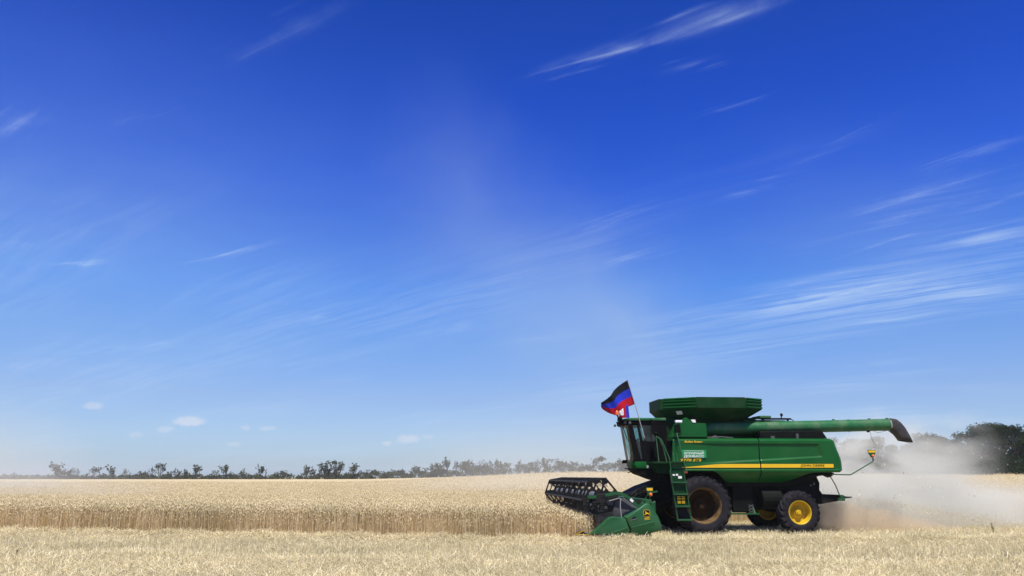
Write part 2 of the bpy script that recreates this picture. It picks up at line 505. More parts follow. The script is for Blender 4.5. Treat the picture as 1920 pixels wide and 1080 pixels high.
def wheat_zone(x, y):
    lx, ly = to_local(x, y)
    ahead = (lx < np.where(ly < -3.7, -4.12, -3.75)) & (y > edge_y(np.minimum(x, 2.2))) & (ly > -4.42)
    ahead = ahead | ((lx < -4.55) & (y > edge_y(x)))
    beyond = (ly > 4.75) & (lx >= -3.8)
    return ahead | beyond


# ground: one sheet to the horizon
def soil_material():
    m = bpy.data.materials.new('stubble_ground'); m.use_nodes = True
    t = NT(m.node_tree); p = t.n['Principled BSDF']
    p.inputs['Roughness'].default_value = 0.95; p.inputs['Specular IOR Level'].default_value = 0.1
    pos = t.node('ShaderNodeNewGeometry').outputs['Position']
    n1 = t.noise(pos, 28.0, 6, 0.7); n2 = t.noise(pos, 0.6, 4, 0.6)
    c = t.ramp(n1, [(0.3, (0.13, 0.105, 0.06)), (0.5, (0.36, 0.30, 0.185)), (0.72, (0.68, 0.59, 0.40))])
    c = t.mix(1.0, c, t.ramp(n2, [(0.3, (0.82, 0.82, 0.78)), (0.7, (1.1, 1.08, 1.05))]), 'MULTIPLY')
    t.l.new(c, p.inputs['Base Color'])
    b = t.node('ShaderNodeBump'); b.inputs['Strength'].default_value = 0.8; b.inputs['Distance'].default_value = 0.05
    t.l.new(n1, b.inputs['Height']); t.l.new(b.outputs[0], p.inputs['Normal'])
    return m


gx = np.concatenate([-np.geomspace(1500, 40, 26)[:-1], np.linspace(-40, 45, 171), np.geomspace(45, 1500, 26)[1:]])
gy = np.concatenate([[-60, -20, 0, 6, 10], np.linspace(12, 40, 113), np.geomspace(40.5, 1500, 60)])
GX, GY = np.meshgrid(gx, gy)
GZ = terrain(GX, GY)
nxg, nyg = len(gx), len(gy)
idx = np.arange(nxg * nyg).reshape(nyg, nxg)
F = np.stack([idx[:-1, :-1], idx[:-1, 1:], idx[1:, 1:], idx[1:, :-1]], -1).reshape(-1, 4)
g = link(bpy.data.objects.new('ground', np_mesh('ground', np.stack([GX, GY, GZ], -1).reshape(-1, 3), F, soil_material(), True)))
tag(g, kind='structure')


# ------------------------------------------------------------------ straw and wheat
def blades(px, py, pz, length, width, yaw, lean_dir, lean, mat, name, taper=0.6):
    n = len(px)
    c, s = np.cos(yaw) * width / 2, np.sin(yaw) * width / 2
    hx = np.cos(lean_dir) * np.sin(lean) * length; hy = np.sin(lean_dir) * np.sin(lean) * length; hz = np.cos(lean) * length
    V = np.empty((n, 4, 3))
    V[:, 0] = np.stack([px - c, py - s, pz], -1); V[:, 1] = np.stack([px + c, py + s, pz], -1)
    V[:, 2] = np.stack([px + hx + c * taper, py + hy + s * taper, pz + hz], -1)
    V[:, 3] = np.stack([px + hx - c * taper, py + hy - s * taper, pz + hz], -1)
    return V.reshape(-1, 3), np.arange(n * 4).reshape(n, 4)


def spindles(px, py, pz, length, width, lean_dir, lean, name=None):
    """ears: three-sided spindles as quads pairs (6 triangles)"""
    n = len(px)
    hx = np.cos(lean_dir) * np.sin(lean); hy = np.sin(lean_dir) * np.sin(lean); hz = np.cos(lean)
    V = np.empty((n, 5, 3))
    V[:, 0] = np.stack([px, py, pz], -1)
    for k in range(3):
        a = 2 * math.pi * k / 3 + lean_dir
        V[:, 1 + k] = np.stack([px + hx * length * .35 + np.cos(a) * width, py + hy * length * .35 + np.sin(a) * width, pz + hz * length * .35], -1)
    V[:, 4] = np.stack([px + hx * length, py + hy * length, pz + hz * length], -1)
    T = np.array([[0, 2, 1], [0, 3, 2], [0, 1, 3], [1, 2, 4], [2, 3, 4], [3, 1, 4]])
    F = (np.arange(n)[:, None, None] * 5 + T[None]).reshape(-1, 3)
    return V.reshape(-1, 3), F


def frustum_points(n, y0, y1, half=0.78, power=1.0):
    """random ground points inside the view wedge, widened for a look from the side"""
    u = rng.random(n)
    y = (y0 ** (1 - power) + u * (y1 ** (1 - power) - y0 ** (1 - power))) ** (1 / (1 - power)) if power != 1 else y0 * (y1 / y0) ** u
    x = (rng.random(n) * 2 - 1) * half * y
    return x, y


# standing stems along the cut faces of the crop
def wall_points():
    xs, ys = [], []
    n = 24000                                  # long left face
    x = rng.uniform(-25, 3.0, n); d = rng.random(n) ** 1.25 * 2.6 + rng.normal(0, 0.07, n)
    xs.append(x); ys.append(edge_y(np.minimum(x, 2.2)) + d)
    n = 9000                                   # in front of the cutter bar
    lx = -3.75 - rng.random(n) ** 1.3 * 1.6; ly = rng.uniform(-4.4, 5, n)
    a, b = to_world(lx, ly); xs.append(a); ys.append(b)
    n = 13000                                  # far side of the pass
    lx = rng.uniform(-3.4, 30, n); ly = 4.75 + rng.random(n) ** 1.3 * 2.0
    a, b = to_world(lx, ly); xs.append(a); ys.append(b)
    x = np.concatenate(xs); y = np.concatenate(ys)
    k = wheat_zone(x, y)
    return x[k], y[k]


wx, wy = wall_points()
n = len(wx)
wz = terrain(wx, wy)
wlx, wly = to_local(wx, wy)
bow = 1 - 0.30 * sm(-5.1, -4.2, wlx) * (wlx < -3.3) * (np.abs(wly) < 4.6)
hgt = rng.normal(0.755, 0.095, n) * np.where(rng.random(n) < 0.15 + 0.25 * (wy - edge_y(np.minimum(wx, 2.2)) < 0.35), rng.uniform(0.5, 0.95, n), 1.0) * bow
ld = rng.random(n) * 6.28; le = np.abs(rng.normal(0, 0.055, n))
flop = rng.random(n) < 0.03
le[flop] = rng.uniform(0.35, 1.0, flop.sum())
V1, F1 = blades(wx, wy, wz, hgt, rng.uniform(0.006, 0.014, n), rng.random(n) * 3.14, ld, le, None, None, 0.8)
tx = wx + np.cos(ld) * np.sin(le) * hgt; ty = wy + np.sin(ld) * np.sin(le) * hgt; tz = wz + np.cos(le) * hgt
# dry leaves hanging off some stems
k = rng.random(n) < 0.55
lz = wz[k] + rng.uniform(0.15, 0.6, k.sum())
V2, F2 = blades(wx[k], wy[k], lz, rng.uniform(0.08, 0.2, k.sum()), rng.uniform(0.008, 0.014, k.sum()), rng.random(k.sum()) * 3.14, rng.random(k.sum()) * 6.28, rng.uniform(0.5, 2.3, k.sum()), None, None, 0.3)
me = np_mesh('wheat_stems', np.concatenate([V1, V2]), np.concatenate([F1, F2 + len(V1)]), M['stem'])
stems = link(bpy.data.objects.new('wheat_stems', me))
tag(stems, 'tan standing wheat stalks along the cut edge of the crop', 'wheat', kind='stuff')

# ears: on the wall and over the crop surface out to the distance
ex, ey = frustum_points(260000, 23.5, 150, 0.80, 1.25)
k = wheat_zone(ex, ey)
ex, ey = ex[k], ey[k]
elx, ely = to_local(ex, ey)
ebow = 1 - 0.30 * sm(-5.1, -4.2, elx) * (elx < -3.3) * (np.abs(ely) < 4.6)
ez = terrain(ex, ey) + rng.normal(0.765, 0.07, len(ex)) * ebow
AX = np.concatenate([tx, ex]); AY = np.concatenate([ty, ey]); AZ = np.concatenate([tz - 0.01, ez])
n = len(AX)
el = rng.uniform(0.085, 0.13, n); ew = rng.uniform(0.008, 0.013, n) * np.maximum(1, AY / 45)
V, F = spindles(AX, AY, AZ, el, ew, rng.random(n) * 6.28, np.abs(rng.normal(0.25, 0.3, n)))
ears = link(bpy.data.objects.new('wheat_ears', np_mesh('wheat_ears', V, F, M['ear'])))
tag(ears, 'pale golden wheat ears covering the uncut field', 'wheat', kind='stuff')


# the body of the crop below the ears
def canopy_material():
    m = bpy.data.materials.new('wheat_canopy'); m.use_nodes = True
    t = NT(m.node_tree); p = t.n['Principled BSDF']
    p.inputs['Roughness'].default_value = 0.95; p.inputs['Specular IOR Level'].default_value = 0.05
    pos = t.node('ShaderNodeNewGeometry').outputs['Position']
    n1 = t.noise(t.mapping(pos, scale=(1, 0.5, 1)), 14.0, 6, 0.7)
    n2 = t.noise(t.mapping(pos, scale=(0.35, 1, 1)), 0.12, 4, 0.6)
    c = t.ramp(n1, [(0.3, (0.28, 0.21, 0.11)), (0.5, (0.56, 0.46, 0.28)), (0.7, (0.78, 0.67, 0.45))])
    c = t.mix(1.0, c, t.ramp(n2, [(0.3, (0.86, 0.86, 0.84)), (0.7, (1.08, 1.06, 1.02))]), 'MULTIPLY')
    t.l.new(c, p.inputs['Base Color'])
    b = t.node('ShaderNodeBump'); b.inputs['Strength'].default_value = 0.9; b.inputs['Distance'].default_value = 0.12
    t.l.new(n1, b.inputs['Height']); t.l.new(b.outputs[0], p.inputs['Normal'])
    return m


cy_ = np.concatenate([np.arange(23.5, 45, 0.25), np.geomspace(45.3, 300, 90)])
cu = np.linspace(-1.0, 1.0, 321)
CX = cu[None, :] * cy_[:, None] * 0.95; CY = np.repeat(cy_[:, None], len(cu), 1)
clx, cly = to_local(CX, CY)
CZ = terrain(CX, CY) + (0.70 + rng.normal(0, 0.025, CX.shape)) * (1 - 0.34 * sm(-5.4, -4.2, clx) * (clx < -3.3) * (np.abs(cly) < 4.8))
ok = wheat_zone(CX, CY - 1.1) & wheat_zone(CX, CY) & wheat_zone(CX + 1.0, CY)
idx = np.arange(CX.size).reshape(CX.shape)
okf = ok[:-1, :-1] & ok[:-1, 1:] & ok[1:, 1:] & ok[1:, :-1]
F = np.stack([idx[:-1, :-1], idx[:-1, 1:], idx[1:, 1:], idx[1:, :-1]], -1)[okf]
crop = link(bpy.data.objects.new('wheat_crop', np_mesh('wheat_crop', np.stack([CX, CY, CZ], -1).reshape(-1, 3), F, canopy_material(), True)))
tag(crop, 'ripe uncut wheat field stretching back to the tree line', 'wheat', kind='stuff')

# stubble standing in rows on the cut ground
def cut_points(n, y0=14.0, y1=36.0, power=0.0):
    x, y = frustum_points(n, y0, y1, 0.80, power)
    k = ~wheat_zone(x, y)
    return x[k], y[k]


sx, sy = cut_points(230000, 14, 37, -0.0)
# drill rows 15 cm apart along the direction of travel
lx, ly = to_local(sx, sy)
ly2 = np.round(ly / 0.15) * 0.15 + rng.normal(0, 0.022, len(ly))
sx, sy = to_world(lx, ly2)
d = edge_y(sx) - sy
keep = rng.random(len(sx)) < (0.45 + 0.4 * np.exp(-((d - 3.6) / 1.4) ** 2) + 0.15 * np.sin(sx * 0.7 + d))
sx, sy, d = sx[keep], sy[keep], d[keep]
n = len(sx)
V, F = blades(sx, sy, terrain(sx, sy) - 0.01, rng.uniform(0.06, 0.15, n), rng.uniform(0.007, 0.013, n), rng.random(n) * 3.14, rng.random(n) * 6.28, np.abs(rng.normal(0, 0.22, n)), None, None, 0.9)
stub = link(bpy.data.objects.new('stubble', np_mesh('stubble', V, F, M['stubble'])))
tag(stub, 'short cut wheat stubble over the foreground', 'stubble', kind='stuff')

# loose straw lying about, thick in the windrows
sx, sy = cut_points(420000, 14, 36, -0.0)
d = edge_y(sx) - sy
pat = 0.5 + 0.5 * np.sin(sx * 0.35 + 1.2 * np.sin(sy * 0.6))
dens = 0.22 + 1.1 * np.exp(-((d - 0.8) / 0.9) ** 2) + 0.62 * sm(5.0, 6.6, d) * (0.55 + 0.45 * pat) + 0.20 * np.exp(-((d - 3.4) / 0.7) ** 2) * pat + 0.35 * (d < -2.5)
keep = rng.random(len(sx)) < dens * 0.9
sx, sy, d = sx[keep], sy[keep], d[keep]
n = len(sx)
V, F = blades(sx, sy, terrain(sx, sy) + rng.uniform(0.005, 0.06, n) + 0.07 * np.exp(-((d - 0.9) / 0.6) ** 2) * rng.random(n), rng.uniform(0.06, 0.24, n), rng.uniform(0.005, 0.011, n), rng.random(n) * 3.14, rng.random(n) * 6.28, rng.normal(1.48, 0.30, n), None, None, 0.9)
loose = link(bpy.data.objects.new('loose_straw', np_mesh('loose_straw', V, F, M['straw'])))
tag(loose, 'pale loose straw lying in swaths on the stubble', 'straw', kind='stuff')

# ------------------------------------------------------------------ combine harvester
H = empty('combine_harvester', O, HEAD)
tag(H, 'large green combine harvester with yellow stripe cutting the edge of the wheat', 'combine harvester')


def text(name, body, x0, x1, zc, h, y, mat, parent, bold=0.0, shear=0.0, tilt=0.0):
    cu_ = bpy.data.curves.new(name, 'FONT')
    cu_.body = body; cu_.shear = shear; cu_.offset = bold; cu_.resolution_u = 3
    tmp = bpy.data.objects.new(name, cu_)
    S.collection.objects.link(tmp)
    bpy.context.view_layer.update()
    me = bpy.data.meshes.new_from_object(tmp.evaluated_get(bpy.context.evaluated_depsgraph_get()))
    bpy.data.objects.remove(tmp)
    co = np.empty(len(me.vertices) * 3); me.vertices.foreach_get('co', co); co = co.reshape(-1, 3)
    mn, mx = co.min(0), co.max(0)
    u = (co[:, 0] - mn[0]) / (mx[0] - mn[0]); w = (co[:, 1] - mn[1]) / (mx[1] - mn[1]) - 0.5
    out = np.stack([x0 + u * (x1 - x0), np.full(len(u), y), zc + w * h + tilt * (u - 0.5) * (x1 - x0)], -1)
    me.vertices.foreach_set('co', out.ravel()); me.update()
    me.materials.clear(); me.materials.append(mat)
    me.name = name
    return link(bpy.data.objects.new(name, me), parent)


PY = -1.55      # near side panels


def skirt(x):
    z = 2.0 - 0.37 * sm(0.45, 1.15, x)
    return z + 0.33 * sm(2.85, 4.05, x)


def panel_depth(x, z):
    zc = 2.20 + 0.057 * x
    led = np.clip((z - zc) / 0.068, 0, 1) * (1 - sm(4.22, 4.36, x + (z - 2.45) * 0.25)) * (1 - sm(2.87, 2.90, z)) * sm(-0.9, 1.2, x)
    dep = 0.045 * led
    dep = dep - 0.024 * np.clip((2.072 - z) / 0.038, 0, 1)
    dep = dep + 0.42 * np.clip((2.03 - z) / 0.43, 0, 1) ** 1.7
    dep = dep + 0.10 * np.clip((z - 2.98) / 0.09, 0, 1) ** 2
    return dep


def side_panel(x0, rear, name='side_panel', sgn=1):
    nu, nv = 90, 150
    b = B(); vs = []; fs = []
    for j in range(nv + 1):
        t = j / nv
        for i in range(nu + 1):
            s = i / nu
            z_guess = 1.6 + t * 1.47
            if rear:
                zr = t
                # raked rear edge with a rounded upper corner
                xr = 4.99 - 0.20 * sm(0.25, 1.0, zr) - 0.10 * np.clip((zr - 0.90) / 0.10, 0, 1) ** 2 - 0.10 * np.clip((0.10 - zr) / 0.10, 0, 1) ** 2
            else:
                xr = 2.122
            xl = x0 if rear else x0 + 0.0 - 0.10 * (1 - t)
            x = xl + (xr - xl) * s
            zb = float(skirt(x)) if sgn == 1 else float(skirt(x))
            z = zb + (3.075 - zb) * t
            y = PY + float(panel_depth(x, z))
            if rear:
                y += 0.10 * float(np.clip((s - 0.95) / 0.05, 0, 1) ** 2)
            vs.append((x, y * sgn, z))
    for j in range(nv):
        for i in range(nu):
            a = j * (nu + 1) + i
            fs.append((a, a + 1, a + nu + 2, a + nu + 1))
    b.add(vs, fs)
    o = b.build(name, M['green'], H, smooth=50)
    md = o.modifiers.new('thickness', 'SOLIDIFY'); md.thickness = 0.03; md.offset = -1 
    return o


pf = side_panel(-0.80, False)
pr = side_panel(2.152, True)
side_panel(-0.80, False, sgn=-1); side_panel(2.152, True, sgn=-1)


def stripe(parent, xa, xb, name='stripe'):
    b = B(); N = 24; vs = []; vk = []
    for i in range(N + 1):
        x = xa + (xb - xa) * i / N
        t = float(sm(-0.62, 0.9, x))
        zb = 2.108 + 0.006 * x * 0.2; zt = zb + 0.02 + 0.10 * t
        endx = x
        vs.append((endx, PY - 0.006 + float(panel_depth(x, zb)), zb)); vs.append((endx - (0.0), PY - 0.006 + float(panel_depth(x, zt)), zt))
        vk.append((x + 0.02, PY - 0.005, zb - 0.026)); vk.append((x + 0.02, PY - 0.005, zb - 0.002))
    fs = [(2 * i, 2 * i + 2, 2 * i + 3, 2 * i + 1) for i in range(N)]
    b.add(vs, fs, 0); b.add(vk, fs, 1)
    return b.build(name, [M['yellow'], M['black_trim']], parent, fix=False)


stripe(pf, -0.55, 2.118)
stripe(pr, 2.157, 4.65)
text('lettering', 'JOHN DEERE', 3.50, 4.33, 2.172, 0.098, PY - 0.012, M['black_trim'], pr, 0.006)
text('lettering', 'Bullet Rotor', -0.42, 0.20, 2.955, 0.062, PY - 0.012, M['yellow'], pf, 0.022, 0.25)
text('lettering', '9770 STS', -0.58, 0.13, 2.355, 0.088, PY - 0.014, M['yellow'], pf, 0.02, 0.25)
sg = B().box(-0.54, 0.30, PY - 0.016, PY - 0.002, 2.43, 2.685).build('name_sign', M['sign'], H)
text('lettering', 'АГРАРНЫЙ', -0.46, 0.22, 2.585, 0.085, PY - 0.02, M['white'], sg, 0.022)
text('lettering', 'ДОНБАСС', -0.46, 0.22, 2.475, 0.095, PY - 0.02, M['white'], sg, 0.022)
B().box(-0.46, 0.22, PY - 0.0195, PY - 0.0165, 2.648, 2.658).build('rule', M['white'], sg)

# inner body: threshing hull, deck and rear hood
b = B()
b.box(-0.82, 4.70, -1.36, 1.36, 1.95, 3.0)
b.prism([(-0.7, 1.95), (0.9, 1.95), (1.0, 1.5), (3.2, 1.5), (4.3, 1.84), (4.85, 1.9), (4.85, 1.95)], -1.15, 1.15)
b.build('threshing_body', M['dark'], H, bevel=0.02)
b = B()
b.prism([(-0.60, 1.0), (-0.60, 1.95), (4.34, 1.95), (4.36, 1.80), (4.44, 1.60), (4.41, 1.38), (4.52, 1.22), (4.50, 0.92), (3.9, 0.86), (1.9, 0.70), (0.7, 0.80)], -0.88, 0.88)
b.build('chassis', M['dark'], H, bevel=0.02)
# rear axle and front axle
b = B()
b.box(-0.13, 0.23, -1.2, 1.2, 0.72, 1.05)
b.build('axle', M['dark'], H)
b = B(); b.tube([(3.36, -1.3, 0.7), (3.36, 1.3, 0.7)], 0.11, 12); b.box(3.22, 3.5, -0.9, 0.9, 0.65, 0.95)
b.build('axle', M['dark'], H)
# engine cover behind the tank, above the panels
b = B()
b.prism([(2.3, 3.0), (2.3, 3.32), (4.50, 3.36), (4.74, 3.0)], -1.25, 1.25)
b.build('engine_hood', M['dark'], H, bevel=0.03)
b = B()
b.prism([(1.9, 3.3), (1.9, 3.74), (3.4, 3.72), (3.6, 3.3)], -0.9, 1.0)
b.build('engine_cover', M['green_dark'], H, bevel=0.03)
b = B()
b.box(2.45, 2.85, -1.0, -0.2, 3.80, 3.87)
b.build('tank_ledge', M['green_tube'], H, bevel=0.01)
b = B()
b.box(2.76, 3.84, -0.34, -0.26, 3.78, 3.84); b.box(2.8, 2.86, -0.33, -0.27, 3.6, 3.79); b.box(3.7, 3.76, -0.33, -0.27, 3.6, 3.79)
b.tube([(3.5, -0.3, 3.82), (3.51, -0.3, 3.92)], 0.02, 8); b.sphere((3.52, -0.3, 3.95), 0.05, 8, sz=1.3)
b.tube([(3.84, -0.3, 3.82), (3.95, -0.3, 3.74), (4.05, -0.3, 3.70)], 0.015, 6)
b.build('deck_rail', M['black'], H)
# small fittings showing in the gap above the panels
B().box(2.62, 2.75, -1.40, -1.30, 3.0, 3.16).build('latch_block', M['grey'], H)
B().tube([(3.55, -1.38, 3.0), (3.55, -1.38, 3.24)], 0.05, 10).build('breather_pipe', M['grey'], H)
B().box(4.5, 4.56, -1.42, -1.38, 3.0, 3.1).build('latch_block', M['grey'], H)
b = B(); b.tube([(0.42, -1.42, 3.10), (0.9, -1.42, 3.12), (1.3, -1.42, 3.09)], 0.018, 6)
b.build('hydraulic_hose', M['grey'], H)
b = B(); b.prism([(0.5, 3.0), (0.62, 3.15), (0.72, 3.18), (0.85, 3.0)], -1.43, -1.36)
b.build('bracket', M['grey'], H)

# grain tank: inner bin, corner panel, opened extension
b = B()
b.prism([(-0.80, 3.0), (-0.80, 3.82), (2.45, 3.82), (2.45, 3.0)], -0.62, 1.0)
tank = b.build('grain_tank', M['green_dark'], H, bevel=0.02)
b = B()
b.prism([(-0.86, 3.105), (-0.62, 3.56), (-0.46, 3.63), (-0.30, 3.76), (-0.12, 3.60), (0.0, 3.575), (0.36, 3.56), (0.385, 3.105)], -1.52, -1.10)
b.build('corner_panel', M['green'], H, bevel=0.012)


def octagon(x0, x1, hy, cf, cr, cy):
    """plan of the extension, chamfered: front chamfer cf, rear cr"""
    return [(x0, -hy + cy), (x0 + cf, -hy), (x1 - cr, -hy), (x1, -hy + cy), (x1, hy - cy), (x1 - cr, hy), (x0 + cf, hy), (x0, hy - cy)]


def loft(b, rings, mi=0, cap=True):
    n = len(rings[0]); vs = [p for r in rings for p in r]; fs = []
    for i in range(len(rings) - 1):
        for k in range(n):
            fs.append((i * n + k, i * n + (k + 1) % n, (i + 1) * n + (k + 1) % n, (i + 1) * n + k))
    if cap:
        fs.append(tuple(range(n))); fs.append(tuple(range(len(rings) * n - 1, (len(rings) - 1) * n - 1, -1)))
    b.add(vs, fs, mi)


XF, XR = -1.50, 2.36
low_pl = [(-0.70, -0.52), (0.05, -0.86), (1.75, -0.86), (2.06, -0.60), (2.06, 0.60), (1.75, 0.86), (0.05, 0.86), (-0.70, 0.52)]
mid_pl = [(-1.0, -0.66), (0.09, -1.40), (1.80, -1.40), (2.57, -0.92), (2.57, 0.92), (1.80, 1.40), (0.09, 1.40), (-1.0, 0.66)]
b = B()
loft(b, [[(x, y, 3.76) for x, y in low_pl], [(x, y, 4.08) for x, y in mid_pl], [(x, y, 4.44) for x, y in mid_pl], [(x * 0.985, y * 0.97, 4.44) for x, y in mid_pl], [(x * 0.985, y * 0.97, 4.10) for x, y in mid_pl], [(x, y * 0.97, 3.79) for x, y in low_pl]], cap=False)
b.add([(x, y * 0.97, 3.79) for x, y in low_pl], [tuple(range(8))])
ext = b.build('tank_extension', M['green_dark'], H, bevel=0.008)
# pressed ribs in the folding corner sheets, and a plain proud sheet in the middle
b = B()
p_f0 = Vector((-1.0, -0.66, 0)); p_f1 = Vector((0.09, -1.40, 0)); p_r0 = Vector((1.80, -1.40, 0)); p_r1 = Vector((2.57, -0.92, 0))
for (a_, c_) in ((p_f0.lerp(p_f1, 0.14), p_f0.lerp(p_f1, 0.985)), (p_r0.lerp(p_r1, 0.10), p_r0.lerp(p_r1, 0.985))):
    b = B()
    nrm = Vector((c_.y - a_.y, -(c_.x - a_.x), 0)).normalized()
    for zc in (4.14, 4.245, 4.35, 4.425):
        vs = []
        for q in (a_, c_):
            for du, dz in ((0.0, -0.036), (0.05, -0.016), (0.05, 0.004), (0.0, 0.030)):
                vs.append((q.x + nrm.x * du, q.y + nrm.y * du, zc + dz))
        b.add(vs, [(0, 1, 5, 4), (1, 2, 6, 5), (2, 3, 7, 6), (0, 3, 2, 1), (4, 5, 6, 7)])
    b.build('corner_ribs', M['green'], ext)
b = B()
b.box(0.09, 1.80, -1.43, -1.405, 4.09, 4.455)
b.build('side_sheet', M['green_dark'], ext, bevel=0.006)
b = B()
b.add([(-0.50, -0.985, 4.00), (-0.33, -1.09, 4.01), (-0.26, -1.00, 3.90), (-0.43, -0.89, 3.89)], [(0, 1, 2, 3)])
b.build('reflector_plate', M['white'], ext)
b = B()
b.prism([(-0.16, 3.68), (-0.01, 3.685), (0.01, 3.585), (-0.10, 3.59)], -1.545, -1.525)
b.build('reflector_plate', M['white'], H)
# work lamp and mirror cluster at the front corner
b = B()
b.box(-0.74, -0.50, -1.72, -1.60, 3.56, 3.65)
wl = b.build('work_lamp', M['lamp'], H, bevel=0.03)
b = B(); b.box(-0.76, -0.60, -1.74, -1.62, 3.24, 3.50); b.tube([(-0.66, -1.66, 3.5), (-0.6, -1.6, 3.6), (-0.5, -1.5, 3.62)], 0.02, 6)
b.build('mirror', M['black_trim'], H, bevel=0.02)

# unloading tube folded back along the near side
b = B()
path = [(0.35, -1.12, 3.40), (2.0, -1.13, 3.46), (4.5, -1.14, 3.52), (7.02, -1.15, 3.59)]
prof = [(-0.02, 0.0001), (-0.02, 0.20)]
b.tube([(0.2, -1.08, 3.39), (0.8, -1.12, 3.42), (2.0, -1.13, 3.46), (3.3, -1.135, 3.49), (4.5, -1.14, 3.52), (5.8, -1.145, 3.555), (7.02, -1.15, 3.59)], 0.205, 32)
for x in (2.55, 3.05, 5.55, 6.98):
    z = 3.41 + (x - 0.35) * 0.027
    b.tube([(x, -1.138, z), (x + 0.05, -1.138, z + 0.001)], 0.215, 32)
for x in (2.5, 5.0, 6.3, 6.95):
    z = 3.41 + (x - 0.35) * 0.027 + 0.205
    b.box(x, x + 0.07, -1.18, -1.10, z - 0.02, z + 0.03)
aug = b.build('unloading_tube', M['green_tube'], H, smooth=40)
aug.location = (0.10, 0.28, 0.0)
b = B()
b.tube([(6.24, -1.17, 3.40), (6.24, -1.18, 3.33)], 0.055, 12); b.build('tube_rest', M['black'], aug)
b = B(); b.tube([(6.85, -1.17, 3.42), (6.86, -1.18, 3.37)], 0.04, 10)
b.build('tube_rest', M['black'], aug)
b = B()
b.tube([(6.31, -1.18, 3.34), (6.33, -1.18, 3.12), (6.40, -1.18, 2.95), (6.46, -1.18, 2.86)], 0.006, 5)
b.tube([(6.44, -1.18, 3.36), (6.6, -1.18, 3.31), (6.8, -1.18, 3.36)], 0.006, 5)
b.build('hanging_cable', M['black'], aug)
# rubber boot at the end: square-ish spout bending down
b = B(); rings = []
outer = [(7.00, 3.805), (7.12, 3.815), (7.29, 3.785), (7.44, 3.67), (7.58, 3.48), (7.70, 3.24), (7.80, 2.985)]
inner = [(7.00, 3.385), (7.03, 3.37), (7.10, 3.315), (7.18, 3.25), (7.24, 3.18), (7.29, 3.11), (7.33, 3.055)]
for (xo, zo), (xi, zi) in zip(outer, inner):
    ring = []
    for k in range(20):
        th = 2 * math.pi * k / 20
        cu2 = math.copysign(abs(math.cos(th)) ** 0.75, math.cos(th)); su2 = math.copysign(abs(math.sin(th)) ** 0.75, math.sin(th))
        w_ = 0.5 + 0.5 * su2
        ring.append((xi + (xo - xi) * w_, -1.15 + cu2 * 0.205, zi + (zo - zi) * w_))
    rings.append(ring)
loft(b, rings, cap=False)
sp = b.build('spout', M['boot'], aug, smooth=50)
md = sp.modifiers.new('thickness', 'SOLIDIFY'); md.thickness = 0.015
b = B(); b.tube([(7.0, -1.15, 3.59), (7.035, -1.15, 3.592)], 0.222, 32)
b.build('clamp_ring', M['steel'], aug, smooth=40)


